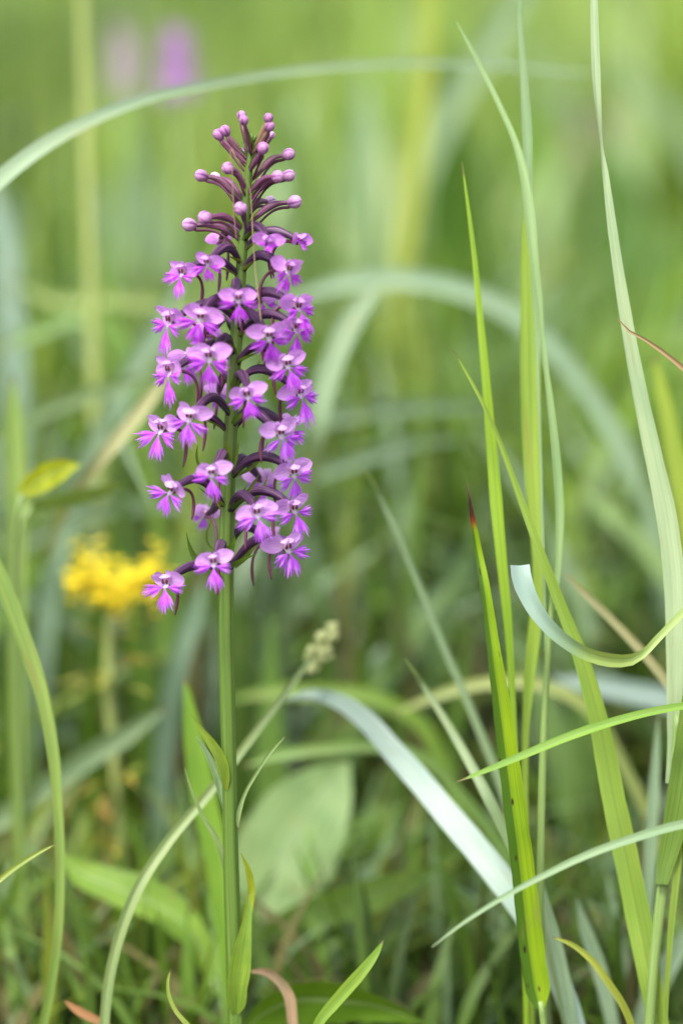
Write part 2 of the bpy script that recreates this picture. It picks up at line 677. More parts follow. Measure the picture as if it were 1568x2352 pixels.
def lip_lobe(mb, pivot, ang, half, r0, r1, teeth=11, depth=0.22, fwd=0.25, curl=0.15, seed=0, ruff=0.35, nv=9):
    rr = random.Random(seed)
    cols = teeth * 4 + 1
    pts, uvs = [], []
    tip = [rr.uniform(0.86, 1.1) for _ in range(teeth + 1)]
    ph = rr.random() * 6
    edge = []
    for j in range(cols):
        u = -1 + 2 * j / (cols - 1)
        k = j / 4
        q = abs((k % 1) - 0.5) * 2                     # 1 at the notch, 0 at the tooth tip
        tt = tip[min(int(k), teeth - 1)]
        edge.append(tt * (1 - depth * q) * (1 - 0.16 * u * u))
    for i in range(nv):
        v = i / (nv - 1)
        row, ur = [], []
        for j in range(cols):
            u = -1 + 2 * j / (cols - 1)
            r = r0 + (r1 * (edge[j] if v > 0.78 else (1 - 0.16 * u * u) * (1 - depth)) - r0) * (v if v <= 0.78 or True else v)
            if v <= 0.78:
                r = r0 + (r1 * (1 - 0.16 * u * u) * (1 - depth) - r0) * (v / 0.78)
            else:
                lo = r1 * (1 - 0.16 * u * u) * (1 - depth)
                r = lo + (r1 * edge[j] - lo) * ((v - 0.78) / 0.22)
            wide = half * (0.35 + 0.65 * min(1, v * 1.6) ** 0.8)
            a = ang + u * wide
            y = -fwd * r + curl * r * r / r1 + ruff * v * v * math.sin(u * 7 + ph) + 0.5 * abs(u) ** 2 * v * 0.8
            row.append((pivot[0] + math.cos(a) * r, pivot[1] + y, pivot[2] + math.sin(a) * r))
            ur.append(((u + 1) / 2, 0.12 + 0.88 * v))
        pts.append(row)
        uvs.append(ur)
    mb.grid(pts, uvs)


def make_flower_meshes():
    F = {}
    F['lip'], F['hood'], F['sepal_l'], F['sepal_r'], F['petal_l'], F['petal_r'] = [], [], [], [], [], []
    for k in range(6):
        rr = random.Random(100 + k)
        mb = MB()
        # white claw
        pts, uvs = [], []
        for i in range(5):
            v = i / 4
            hw = 1.0 - 0.25 * v
            row, ur = [], []
            for j in range(5):
                u = -1 + j / 2
                row.append((u * hw, -0.5 - 0.9 * v + 0.5 * abs(u), -0.3 - 1.8 * v))
                ur.append(((u + 1) / 2, 0.0 + 0.1 * v))
            pts.append(row)
            uvs.append(ur)
        mb.grid(pts, uvs)
        piv = (0, -1.15, -1.5)
        lip_lobe(mb, piv, R(-90 + rr.uniform(-5, 5)), R(rr.uniform(25, 31)), 0.55, rr.uniform(8.2, 9.2), teeth=9, depth=0.36, fwd=rr.uniform(0.05, 0.3), curl=rr.uniform(0.0, 0.25), seed=k * 3)
        lip_lobe(mb, piv, R(-22 + rr.uniform(-9, 12)), R(rr.uniform(21, 28)), 0.55, rr.uniform(7.0, 8.0), teeth=8, depth=0.38, fwd=rr.uniform(0.1, 0.4), curl=rr.uniform(-0.1, 0.3), seed=k * 3 + 1)
        lip_lobe(mb, piv, R(-158 + rr.uniform(-12, 9)), R(rr.uniform(21, 28)), 0.55, rr.uniform(7.0, 8.0), teeth=8, depth=0.38, fwd=rr.uniform(0.1, 0.4), curl=rr.uniform(-0.1, 0.3), seed=k * 3 + 2)
        F['lip'].append(mb.mesh('lip', M['lip']))
    for k in range(3):
        rr = random.Random(200 + k)
        for s, nm in ((-1, 'l'), (1, 'r')):
            mb = MB()
            a = R(1 + rr.uniform(-9, 9))
            petal_piece(mb, (s * 0.5, 0.3, 0.5), a if s > 0 else math.pi - a, rr.uniform(6.2, 6.9), rr.uniform(4.9, 5.5), pitch=R(rr.uniform(-16, 4)), cup=0.10, bend=rr.uniform(-0.1, 0.05), seed=k)
            F['sepal_' + nm].append(mb.mesh('side_sepal', M['petal']))
            mb = MB()
            a = R(34 + rr.uniform(-6, 8))
            petal_piece(mb, (s * 0.35, -0.1, 1.1), a if s > 0 else math.pi - a, rr.uniform(3.8, 4.8), rr.uniform(2.6, 3.2), pitch=R(rr.uniform(42, 62)), cup=0.12, bend=-0.12, teeth=0.22, seed=k + 50)
            F['petal_' + nm].append(mb.mesh('upper_petal', M['petal']))
        mb = MB()
        petal_piece(mb, (0, 0.5, 1.75), R(90), rr.uniform(2.9, 3.4), rr.uniform(4.2, 4.9), pitch=R(rr.uniform(88, 104)), cup=0.16, bend=0.06, seed=k + 80)
        F['hood'].append(mb.mesh('hood_sepal', M['petal']))
    mb = MB()
    ellipsoid(mb, (0, -0.2, 0.3), (0.95, 0.9, 1.1))
    ellipsoid(mb, (0, 0.35, 0.2), (1.1, 1.0, 1.0))
    F['column'] = mb.mesh('flower', M['column'])
    F['sac'] = []
    for s in (-1, 1):
        mb = MB()
        ellipsoid(mb, (s * 0.62, -0.98, 0.1), (0.44, 0.36, 0.8), nu=10, nv=7)
        F['sac'].append(mb.mesh('pollen_sac', M['pollen']))
    mb = MB()
    ellipsoid(mb, (0, 0, 0), (1.0, 1.0, 1.12), nu=30, nv=15, seams=3, axis=(0, -1, 0))
    F['bud'] = mb.mesh('flower_bud', M['bud'])
    return F


F = make_flower_meshes()

# ------------------------------------------------------------------ orchid: stem
STEM = [(579, 306, 7), (576, 350, 13), (566, 450, 19), (555, 600, 24), (541, 800, 28), (529, 1000, 31), (521, 1200, 33), (519, 1400, 35),
        (522, 1600, 35), (527, 1800, 33), (531, 2000, 35), (537, 2200, 37), (541, 2352, 38)]


def stem_at(y):
    ys = [s[1] for s in STEM]
    x = np.interp(y, ys, [s[0] for s in STEM])
    r = np.interp(y, ys, [s[2] for s in STEM]) * 0.5 * MM
    return np.array(P(x, y, stem_d(y))), r


rows = []
for x, y, wd in STEM:
    d = stem_d(y)
    p = P(x, y, d)
    rows.append([p.x, p.y, p.z, wd * 0.5 * K * d])
b = np.array(rows[-1][:3])
t = nrm(b - np.array(rows[-2][:3]))
gl = (b[2] + 0.01) / -t[2]
rows.append([*(b + t * gl), rows[-1][3] * 1.15])
base_pt = b + t * (gl - 0.01)
orchid = empty('orchid', base_pt)
tag(orchid, 'tall purple fringed orchid in full bloom with pink buds at its tip', 'orchid')
mb = MB()
tube(mb, catmull(rows, 120), sides=40, ridges=5, ridge=0.12, twist=2.0)
link('stem', mb.mesh('stem', M['stem']), orchid)

# ------------------------------------------------------------------ orchid: flowers
UP = np.array([0.0, 0.0, 1.0])
TOCAM = np.array(-cf)


def zoom1(x, y):
    return ((340 + x / 3.564) / 1.03954, (240 + y / 3.564) / 1.03954)


def zoom2(x, y):
    return ((340 + x / 3.564) / 1.03954, (640 + y / 3.564) / 1.03954)


def zoom3(x, y):
    return ((340 + x / 3.564) / 1.03954, (1050 + y / 3.564) / 1.03954)


def radius_at(y):
    """how far the flower throats stand from the stem axis, metres"""
    return np.interp(y, [300, 420, 560, 700, 1200, 1400], [0.008, 0.014, 0.020, 0.0245, 0.027, 0.027])


def head_point(px, py, back, reach=1.0):
    """3D point of a flower head: its sideways offset from the stem fixes how far it stands out"""
    Rr = radius_at(py) * reach
    c, _ = stem_at(py)
    sx = np.interp(py, [s[1] for s in STEM], [s[0] for s in STEM])
    dx = (px - sx) * MM
    o = math.sqrt(max(Rr * Rr - dx * dx, 0.0))
    d = stem_d(py) + (o if back else -o)
    return np.array(P(px, py, d))


def bezier(p0, p1, p2, p3, n):
    t = np.linspace(0, 1, n)[:, None]
    return (1 - t)**3 * p0 + 3 * (1 - t)**2 * t * p1 + 3 * (1 - t) * t * t * p2 + t**3 * p3


def add_bract(A, radial, length, width, droop=0.0):
    n = 14
    p0 = A - radial * 0.0005
    p1 = p0 + radial * length * 0.3 + UP * length * 0.3
    p2 = p0 + radial * length * 0.6 + UP * length * (0.62 - droop)
    p3 = p0 + radial * length * (0.7 + droop * 0.4) + UP * length * (1.0 - droop * 1.6)
    c = bezier(p0, p1, p2, p3, n)
    prof = np.array([width * 0.5 * (math.sin(math.pi * min(0.999, (0.12 + 0.88 * k / (n - 1)) ** 0.75))) ** 0.9 for k in range(n)])
    side = nrm(np.cross(radial, UP))
    mb = MB()
    ribbon(mb, np.c_[c, prof], up=-radial * 0.8 + UP * 0.4, fold=0.5, across=5)
    return link('bract', mb.mesh('bract', M['blade']), orchid, color=(random.uniform(0.12, 0.2), random.uniform(0.23, 0.3), 0.04))


def shade(base, k):
    return tuple(max(0.0, min(1.0, c * k)) for c in base)


def local_child(o, Mx):
    pass


def put(name, me, parent, Mx, color=None):
    """link me under parent; mesh is already in the parent's local space when Mx is None, else in world space"""
    o = bpy.data.objects.new(name, me)
    COL.objects.link(o)
    o.parent = parent
    if Mx is not None:
        o.matrix_parent_inverse = Mx.inverted()
    if color:
        o.color = (*color, 1)
    return o


ROOT_INV = Matrix.Translation(Vector(base_pt)).inverted()


def frame(pos, fwd, roll, scale):
    """local -Y faces fwd, local Z up, local units millimetres"""
    y = -nrm(fwd)
    x = nrm(np.cross(y, UP))
    z = np.cross(x, y)
    c, s = math.cos(roll), math.sin(roll)
    x, z = x * c + z * s, z * c - x * s
    k = 0.001 * scale
    return Matrix(((x[0] * k, y[0] * k, z[0] * k, pos[0]), (x[1] * k, y[1] * k, z[1] * k, pos[1]), (x[2] * k, y[2] * k, z[2] * k, pos[2]), (0, 0, 0, 1)))


def ovary_and_spur(parent, Mx, pos, fwd, A, radial, r_ov, spur_len, dark, spur_col, bud=False, rise=0.45, swing=0.0):
    E = pos - fwd * (0.0012 if not bud else 0.0016)
    D = np.linalg.norm(E - A)
    c = bezier(A, A + radial * D * 0.35 + UP * D * rise, E - fwd * D * 0.45 + UP * D * 0.12, E, 22)
    prof = np.array([r_ov * (0.55 + 0.75 * math.sin(math.pi * min(1, (k / 21) ** 1.15 * 0.9 + 0.05))) for k in range(22)])
    mb = MB()
    tube(mb, np.c_[c, prof], sides=18, ridges=6, ridge=0.3, twist=4.0)
    put('ovary', mb.mesh('ovary', M['ovary']), parent, Mx, dark)
    # spur: runs back under the ovary, then hangs
    side = nrm(np.cross(fwd, UP))
    S0 = E - UP * r_ov * 1.2 + fwd * 0.0012
    back = min(spur_len * 0.5, max(D - 0.004, 0.003))
    if bud:
        c2 = c[::-1] - UP * r_ov * 1.9 - side * 0.0006
        c2[0] = S0
        k = np.linspace(0, 1, len(c2))[:, None]
        c2 = c2 - UP * (k ** 2) * spur_len * 0.22
        c2 = c2[: int(len(c2) * 0.93)]
    else:
        lat = side * (swing * spur_len)
        S1 = S0 - fwd * back * 0.7 + UP * 0.001
        S2 = S0 - fwd * back * 1.25 - UP * spur_len * 0.12 + lat * 0.6
        S3 = S0 - fwd * back * 0.95 - UP * spur_len * 0.62 + lat
        c2 = bezier(S0, S1, S2, S3, 24)
    kk = np.linspace(0, 1, len(c2))
    pr = 0.0007 * (0.95 - 0.4 * kk + 0.25 * np.exp(-((kk - 0.85) / 0.12) ** 2)) * (1 - 0.55 * np.clip((kk - 0.93) / 0.07, 0, 1)) * (0.85 if bud else 1.0)
    mb = MB()
    tube(mb, np.c_[c2, pr], sides=10)
    put('spur', mb.mesh('spur', M['spur']), parent, Mx, spur_col)


def add_flower(q, attach_y, back=False, scale=1.0, tilt=0.0, roll=0.0, half_open=False, reach=1.0, yaw=0.0, rise=0.45, bract=True):
    px, py = q
    pos = head_point(px, py, back, reach)
    axis, sr = stem_at(attach_y)
    radial = (pos - axis) * [1, 1, 0]
    radial = nrm(radial)
    A = axis + radial * sr * 0.7
    lat = min(1.0, abs(np.dot(radial, [1, 0, 0])))
    scale *= (0.93 + 0.29 * lat) * random.uniform(0.95, 1.06)
    roll += random.uniform(-0.16, 0.16)
    yaw += random.uniform(-0.2, 0.2)
    tilt += random.uniform(-0.12, 0.16)
    fwd = nrm(radial + TOCAM * [1, 1, 0] * (0.5 - 0.24 * lat if not back else 0.0) - UP * (0.10 + tilt))
    cy, sy = math.cos(yaw), math.sin(yaw)
    fwd = np.array([fwd[0] * cy - fwd[1] * sy, fwd[0] * sy + fwd[1] * cy, fwd[2]])
    Mx = frame(pos, fwd, roll, scale)
    o = bpy.data.objects.new('flower', F['column'])
    COL.objects.link(o)
    o.parent = orchid
    o.matrix_parent_inverse = ROOT_INV
    o.matrix_basis = Mx
    hi = np.clip((1000 - py) / 450, 0, 1)                # the freshest flowers, near the top, are the most magenta
    g = random.uniform(0.92, 1.08)
    lipc = shade((0.54 + 0.05 * hi, 0.10 - 0.055 * hi, 0.80 - 0.07 * hi), g)
    sepc = shade((0.70, 0.38 - 0.10 * hi, 0.78 - 0.02 * hi), random.uniform(0.94, 1.06))
    petc = shade((0.72, 0.45 - 0.1 * hi, 0.78), random.uniform(0.95, 1.06))
    hood = shade((0.70, 0.46 - 0.1 * hi, 0.74), 1.0)
    lip = put('lip', random.choice(F['lip']), o, None, lipc)
    k = random.randrange(3)
    sl_ = put('side_sepal', F['sepal_l'][k], o, None, sepc)
    sr_ = put('side_sepal', F['sepal_r'][random.randrange(3)], o, None, shade(sepc, 1.03))
    k = random.randrange(3)
    pl = put('upper_petal', F['petal_l'][k], o, None, petc)
    pr = put('upper_petal', F['petal_r'][k], o, None, petc)
    hd = put('hood_sepal', random.choice(F['hood']), o, None, hood)
    lip.rotation_euler = (R(random.uniform(-16, 14)), R(random.uniform(-7, 7)), 0)
    lip.scale = (random.uniform(0.88, 1.08), 1, random.uniform(0.88, 1.08))
    sl_.rotation_euler = (R(random.uniform(-14, 14)), R(random.uniform(-10, 10)), R(random.uniform(-14, 18)))
    sr_.rotation_euler = (R(random.uniform(-14, 14)), R(random.uniform(-10, 10)), R(random.uniform(-18, 14)))
    pl.rotation_euler = (R(random.uniform(-15, 15)), 0, R(random.uniform(-12, 12)))
    pr.rotation_euler = (R(random.uniform(-15, 15)), 0, R(random.uniform(-12, 12)))
    for s in F['sac']:
        put('pollen_sac', s, o, None)
    if half_open:
        lip.scale = (0.62, 0.75, 0.55)
        lip.rotation_euler = (R(-28), 0, 0)
        sl_.rotation_euler = (0, 0, R(32))
        sr_.rotation_euler = (0, 0, R(-32))
        hd.rotation_euler = (R(18), 0, 0)
        pl.rotation_euler = (R(15), 0, R(20))
        pr.rotation_euler = (R(15), 0, R(-20))
    dark = shade((0.036, 0.011, 0.044), random.uniform(0.85, 1.25))
    spc = shade((0.075, 0.014, 0.03), random.uniform(0.8, 1.5)) if py < 950 else shade((0.11, 0.03, 0.05), random.uniform(0.8, 1.3))
    ovary_and_spur(o, Mx, pos, fwd, A, radial, 0.00118, random.uniform(0.019, 0.024), dark, spc, rise=rise, swing=random.uniform(-0.15, 0.15))
    if bract:
        add_bract(A - UP * 0.001, nrm(radial + nrm(np.cross(UP, radial)) * random.uniform(-0.4, 0.4)), random.uniform(0.009, 0.013) * np.interp(py, [600, 1300], [0.8, 1.75]), 0.0031, droop=random.uniform(0.1, 0.35))
    return o


def add_bud(q, attach, rz, back=False, pale=0.0, green=0.0, reach=1.0, front=False):
    px, py = q
    ax_, ay_ = attach
    pos = head_point(px, py, back, reach)
    axis, sr = stem_at(ay_)
    radial = nrm((pos - axis) * [1, 1, 0])
    A = axis + radial * sr * 0.6
    out = pos - A
    fwd = nrm(nrm(out) * 0.6 + radial * 0.6 + (TOCAM * 0.35 if not back else 0) - UP * 0.05)
    if py < 345:
        fwd = nrm(nrm(out) + UP * 0.3)
    rmm = rz / 3.564 / 1.03954 * MM * 1000
    Mx = frame(pos, fwd, random.uniform(-0.6, 0.6), rmm)
    o = bpy.data.objects.new('flower_bud', F['bud'])
    COL.objects.link(o)
    o.parent = orchid
    o.matrix_parent_inverse = ROOT_INV
    o.matrix_basis = Mx
    c = np.array((0.40, 0.17, 0.36)) * (1 - pale) + np.array((0.72, 0.55, 0.72)) * pale
    o.color = (*(c * random.uniform(0.9, 1.08)), 1)
    dk = np.array((0.115, 0.036, 0.08)) * (1 - green) + np.array((0.2, 0.13, 0.06)) * green
    ovary_and_spur(o, Mx, pos, fwd, A, radial, 0.00086 * np.interp(py, [270, 500], [0.8, 1.05]), 0.012, tuple(dk * random.uniform(0.85, 1.2)), shade((0.07, 0.014, 0.035), random.uniform(0.8, 1.4)), bud=True, rise=0.3)
    add_bract(A, nrm(radial + nrm(np.cross(UP, radial)) * random.uniform(-0.5, 0.5)), random.uniform(0.006, 0.009), 0.0017, droop=0.1)
    return o


BUDS = [((845, 130), (890, 400), 40, 1, 0.1, 0.9), ((864, 170), (890, 400), 41, 0, 0, 0.9), ((1072, 150), (930, 420), 39, 0, 0, 0.9), ((1083, 222), (935, 450), 43, 0, 0, 0.8), ((1095, 297), (940, 470), 33, 1, 0.3, 0.3),
        ((650, 292), (890, 540), 48, 0, 0, 0.1), ((706, 258), (880, 500), 45, 0, 0, 0.3), ((873, 430), (900, 500), 37, 1, 0.6, 0), ((1025, 408), (880, 600), 50, 0, 0, 0), ((1243, 458), (905, 690), 51, 0, 0.15, 0.1),
        ((731, 578), (850, 740), 53, 0, 0, 0), ((503, 640), (870, 870), 53, 0, 0.1, 0.1), ((622, 655), (850, 850), 46, 1, 0.7, 0), ((1150, 648), (940, 790), 53, 0, 0.05, 0), ((1243, 640), (930, 850), 52, 1, 0.2, 0),
        ((836, 920), (830, 1030), 58, 0, 0.05, 0), ((1085, 860), (930, 970), 50, 1, 0.8, 0), ((1293, 863), (910, 1060), 57, 0, 0.2, 0), ((402, 1058), (800, 1190), 58, 0, 0.2, 0), ((535, 998), (830, 1090), 59, 0, 0.05, 0)]
for q, a, r_, bk, pale, gr in BUDS:
    add_bud(zoom1(*q), zoom1(*a), r_, back=bool(bk), pale=pale, green=gr, reach=0.85 if 700 < q[0] < 1000 else 1.0)

Z1, Z2, Z3 = zoom1, zoom2, zoom3
FL = [  # throat, attach, options
    (Z1(660, 1170), Z1(800, 1215), dict(back=True, half_open=True, scale=0.75)),
    (Z1(1065, 1190), Z1(870, 1180), dict(half_open=True, scale=0.85, reach=1.0)),
    (Z1(1325, 1180), Z1(900, 1260), dict(half_open=True, scale=0.7)),
    (Z1(345, 1450), Z1(785, 1480), dict(half_open=False, scale=0.85)),
    (Z1(555, 1365), Z1(800, 1370), dict(scale=0.85, tilt=0.1)),
    (Z1(1235, 1425), Z1(865, 1440), dict(scale=0.9)),
    (Z2(815, 250), Z2(830, 240), dict(roll=R(0))),
    (Z2(1010, 255), Z2(850, 330), dict(back=True, scale=0.9)),
    (Z2(1310, 312), Z2(850, 370), dict()),
    (Z2(245, 430), Z2(760, 430), dict()),
    (Z2(500, 400), Z2(750, 400), dict(roll=R(-5))),
    (Z2(545, 545), Z2(750, 560), dict(back=True, scale=0.9)),
    (Z2(1070, 560), Z2(820, 510), dict(roll=R(8), scale=1.02)),
    (Z2(1300, 490), Z2(850, 570), dict(scale=0.95)),
    (Z2(575, 735), Z2(780, 720), dict(roll=R(-4), scale=1.08)),
    (Z2(240, 855), Z2(740, 740), dict()),
    (Z2(380, 770), Z2(740, 800), dict(back=True, scale=0.95)),
    (Z2(1225, 800), Z2(830, 810), dict(roll=R(6))),
    (Z2(890, 1065), Z2(790, 1030), dict(scale=1.03, roll=R(6))),
    (Z2(1330, 1042), Z2(820, 985), dict(scale=0.95)),
    (Z2(650, 1050), Z2(720, 1060), dict(back=True, scale=0.85)),
    (Z2(410, 1250), Z2(730, 1240), dict(roll=R(-6), scale=1.05)),
    (Z2(175, 1350), Z2(690, 1380), dict()),
    (Z2(1165, 1390), Z2(790, 1330), dict(roll=R(6), scale=1.04)),
    (Z2(1265, 1335), Z2(790, 1370), dict(back=True, scale=0.95)),
    (Z3(595, 265), Z3(700, 250), dict(roll=R(-4), scale=1.05)),
    (Z3(260, 410), Z3(650, 560), dict(roll=R(-8), scale=1.03, yaw=R(-12))),
    (Z3(1278, 262), Z3(780, 310), dict()),
    (Z3(1005, 320), Z3(780, 300), dict(back=True, scale=0.95)),
    (Z3(970, 605), Z3(750, 600), dict(roll=R(6))),
    (Z3(1280, 570), Z3(780, 600), dict(scale=0.93)),
    (Z3(540, 620), Z3(650, 640), dict(back=True, scale=0.85)),
    (Z3(610, 1025), Z3(690, 1020), dict(roll=R(0), scale=1.05)),
    (Z3(205, 1205), Z3(640, 1200), dict(roll=R(-4))),
    (Z3(1222, 905), Z3(780, 1090), dict(roll=R(6), scale=1.05)),
    (Z3(1105, 815), Z3(770, 900), dict(back=True, scale=0.7)),
]
for q, a, kw in FL:
    add_flower(q, a[1], **kw)

# growing tip of the raceme
mb = MB()
for k in range(9):
    an = k * 2.4
    yy = 322 + k * 3.5
    c, r = stem_at(yy)
    dr = np.array([math.cos(an), math.sin(an), 0.0])
    ellipsoid(mb, c + dr * (r + 0.0004) + UP * 0.0006, (0.0006, 0.0006, 0.0013), nu=8, nv=6, axis=dr * 0.4 + UP)
link('growing_tip', mb.mesh('growing_tip', M['stem']), orchid)


# stem leaves (bracts below the flowers)
def stem_leaf(pts, color, turn=0.0, fold=0.5):
    rows = []
    for x, y, wd, off in pts:
        d = stem_d(y) + off
        p = P(x, y, d)
        rows.append([p.x, p.y, p.z, wd * 0.5 * K * d])
    mb = MB()
    ribbon(mb, catmull(rows, 26), turn=turn, fold=fold, across=7)
    return link('stem_leaf', mb.mesh('stem_leaf', M['blade']), orchid, color=color)


stem_leaf([(440, 1642, 1.5, -0.004), (462, 1675, 12, -0.004), (485, 1706, 20, -0.004), (505, 1740, 26, -0.004), (517, 1785, 22, -0.0035), (519, 1815, 8, -0.0025)], (0.2, 0.29, 0.03))
stem_leaf([(447, 1688, 1.5, 0.001), (470, 1722, 12, 0.001), (490, 1762, 18, 0.0), (505, 1815, 16, 0.0), (513, 1858, 5, 0.0)], (0.24, 0.36, 0.2), turn=20)
stem_leaf([(424, 1762, 1.5, 0.0), (440, 1815, 6, 0.0), (468, 1878, 10, 0.0), (500, 1932, 14, 0.0), (514, 1985, 9, 0.0), (516, 2010, 3, 0.0)], (0.22, 0.32, 0.12))
stem_leaf([(655, 1692, 1.5, 0.0), (622, 1727, 7, 0.0), (590, 1775, 7, 0.0), (560, 1830, 8, -0.001), (547, 1880, 10, -0.002), (546, 1900, 4, -0.0015)], (0.24, 0.34, 0.14))
stem_leaf([(553, 1960, 1.5, 0.001), (570, 1998, 12, 0.002), (577, 2045, 17, 0.003), (565, 2110, 18, 0.002), (550, 2160, 10, 0.001)], (0.3, 0.36, 0.02))
stem_leaf([(573, 2050, 2, -0.004), (571, 2090, 14, -0.005), (562, 2150, 32, -0.006), (552, 2215, 50, -0.006), (546, 2265, 46, -0.0055), (543, 2312, 36, -0.004), (543, 2330, 10, -0.0028)], (0.2, 0.32, 0.04), fold=0.45)

# green bracts standing out between the lower flowers
for pts, colr in [([(375, 790, 3), (395, 880, 22), (430, 970, 44), (500, 1060, 56), (600, 1120, 30)], (0.10, 0.19, 0.03)),
                  ([(472, 45, 2), (462, 110, 18), (470, 190, 24), (540, 280, 24), (660, 330, 14)], (0.11, 0.2, 0.03)),
                  ([(1066, 18, 2), (1045, 85, 20), (1000, 165, 28), (910, 250, 30), (790, 310, 20)], (0.17, 0.25, 0.04)),
                  ([(1071, 288, 2), (1040, 390, 24), (985, 480, 34), (890, 570, 36), (780, 640, 20)], (0.17, 0.25, 0.04)),
                  ([(877, 438, 2), (850, 485, 30), (800, 535, 42), (745, 590, 24)], (0.17, 0.25, 0.03)),
                  ([(1025, 738, 3), (1000, 810, 44), (930, 905, 70), (850, 1000, 80), (780, 1080, 44)], (0.12, 0.19, 0.03)),
                  ([(612, 638, 2), (568, 740, 16), (548, 830, 22), (570, 905, 22), (650, 960, 14)], (0.13, 0.21, 0.03)),
                  ([(703, -20, 2), (718, 60, 30), (738, 140, 46), (735, 220, 20)], (0.14, 0.22, 0.03)),
                  ([(822, -10, 2), (812, 70, 22), (800, 160, 26), (775, 250, 14)], (0.16, 0.25, 0.03))]:
    rows = []
    for j, (x, y, wd) in enumerate(pts):
        px, py = zoom3(x, y)
        d = stem_d(py) - 0.004 + 0.001 * j
        p = P(px, py, d)
        rows.append([p.x, p.y, p.z, wd / 3.705 * 0.5 * K * d])
    mb = MB()
    ribbon(mb, catmull(rows, 20), fold=0.5, across=5, turn=random.uniform(-20, 20))
    link('bract', mb.mesh('bract', M['blade']), orchid, color=colr)

# dry thread of old grass caught over the raceme
rows = []
for q, dz in [((800, 1190), -0.006), ((775, 900), -0.008), ((766, 620), -0.009), ((757, 412), -0.010), ((790, 480), -0.011), ((845, 590), -0.009), ((905, 720), -0.007), ((930, 950), -0.007), ((940, 1150), -0.008), ((962, 1450), -0.010), ((990, 1700), -0.014), ((1010, 1878), -0.016)]:
    x, y = zoom1(*q)
    p = P(x, y, stem_d(y) + dz - 0.007)
    rows.append([p.x, p.y, p.z, 2.3 * 0.5 * MM])
mb = MB()
tube(mb, catmull(rows, 60), sides=6)
tag(mb.build('grass_thread', M['dry'], color=(0.36, 0.27, 0.17)), 'thin brown dry grass thread draped over the orchid buds', 'dry grass', kind='thing')

# ------------------------------------------------------------------ grass beside the orchid
YG = (0.24, 0.36, 0.035)
MG = (0.17, 0.29, 0.05)
PG = (0.36, 0.47, 0.26)
WG = (0.50, 0.58, 0.47)
BG = (0.26, 0.36, 0.24)

# spotted blade with a dead red-brown point on its short stalk
g = empty('spotted_grass', (0, 0, 0))
path = blade_path([(1072, 1106, 1.5, -0.004), (1078, 1150, 6, -0.004), (1085, 1195, 12, -0.003), (1097, 1265, 18, 0.0), (1112, 1345, 23, 0.0), (1124, 1430, 27, 0.002), (1136, 1520, 34, 0.004), (1150, 1620, 42, 0.008),
                   (1163, 1720, 47, 0.012), (1178, 1840, 52, 0.016), (1194, 1960, 54, 0.02), (1208, 2080, 57, 0.025), (1222, 2200, 58, 0.03), (1236, 2290, 46, 0.033), (1241, 2318, 16, 0.034)], 80, root=False)
mb = MB(); ribbon(mb, path, turn=12, fold=0.45, across=9)
mb2 = MB()
pp = blade_path([(1240, 2300, 13, 0.034), (1247, 2352, 15, 0.036), (1250, 2450, 17, 0.038)], 14)
tube(mb2, pp[:, :4], sides=10)
g.location = pp[-1, :3]
mb.build('leaf_blade', M['spotted'], g, color=(0.24, 0.38, 0.012))
mb2.build('stalk', M['culm'], g)
tag(g, 'bright green spotted grass blade ending in a dead red-brown point', 'grass', kind='thing')

grass_blade([(1040, 803, 1.5, 0.012), (1070, 855, 6, 0.014), (1110, 930, 9, 0.016), (1145, 1010, 11, 0.02), (1180, 1105, 14, 0.022), (1235, 1255, 20, 0.024), (1285, 1385, 26, 0.028), (1335, 1515, 36, 0.03), (1375, 1660, 46, 0.034), (1408, 1830, 54, 0.038),
             (1440, 1980, 57, 0.04), (1468, 2120, 58, 0.044), (1496, 2270, 52, 0.046), (1512, 2352, 46, 0.048)], (0.27, 0.40, 0.07),
            'long yellow-green grass blade slanting down beside the spotted blade', n=70, fold=0.3, turn=-8)

grass_blade([(1192, 1298, 46, 0.004, 18), (1196, 1325, 46, 0.002, 10), (1214, 1372, 42, 0.0, -8), (1244, 1420, 37, -0.002, -18), (1290, 1466, 35, -0.003, -26), (1345, 1500, 35, -0.003, -28), (1400, 1515, 35, -0.003, -28), (1446, 1515, 30, -0.002, -26), (1474, 1502, 20, 0.0, -15),
             (1510, 1466, 17, 0.002, 0), (1568, 1406, 16, 0.006, 10), (1660, 1330, 20, 0.012, 10), (1760, 1330, 26, 0.02, 0), (1850, 1480, 30, 0.03, 0), (1900, 1800, 34, 0.04, 0)], (0.30, 0.42, 0.13),
            'grass blade curled like a hook with a pale folded-over end', n=90, fold=0.3, mat='curl')

# tall stalk by the right edge
g = empty('tall_grass', (0, 0, 0))
stalk = blade_path([(1555, 1640, 20, 0.035), (1545, 1800, 24, 0.036), (1522, 2020, 26, 0.038), (1502, 2200, 25, 0.04), (1490, 2352, 26, 0.042)], 30)
g.location = stalk[-1, :3]
mb = MB(); tube(mb, stalk[:, :4], sides=12); mb.build('stalk', M['culm'], g)
mb = MB(); ribbon(mb, blade_path([(1360, -260, 2, 0.02), (1361, -120, 10, 0.02), (1363, 0, 16, 0.02, 0), (1366, 130, 20, 0.02, 10), (1372, 250, 18, 0.02, 40), (1380, 342, 13, 0.022, 60), (1389, 400, 15, 0.022, 20), (1402, 500, 20, 0.022), (1430, 690, 27, 0.024), (1462, 870, 33, 0.026), (1500, 1050, 40, 0.028), (1530, 1190, 46, 0.03),
                                (1546, 1320, 48, 0.032), (1551, 1460, 46, 0.033), (1551, 1600, 42, 0.034), (1548, 1720, 34, 0.034), (1540, 1800, 26, 0.034)], 90, root=False), fold=0.35, turn=0)
mb.build('leaf_blade', M['pale_blade'], g, color=(0.37, 0.48, 0.31))
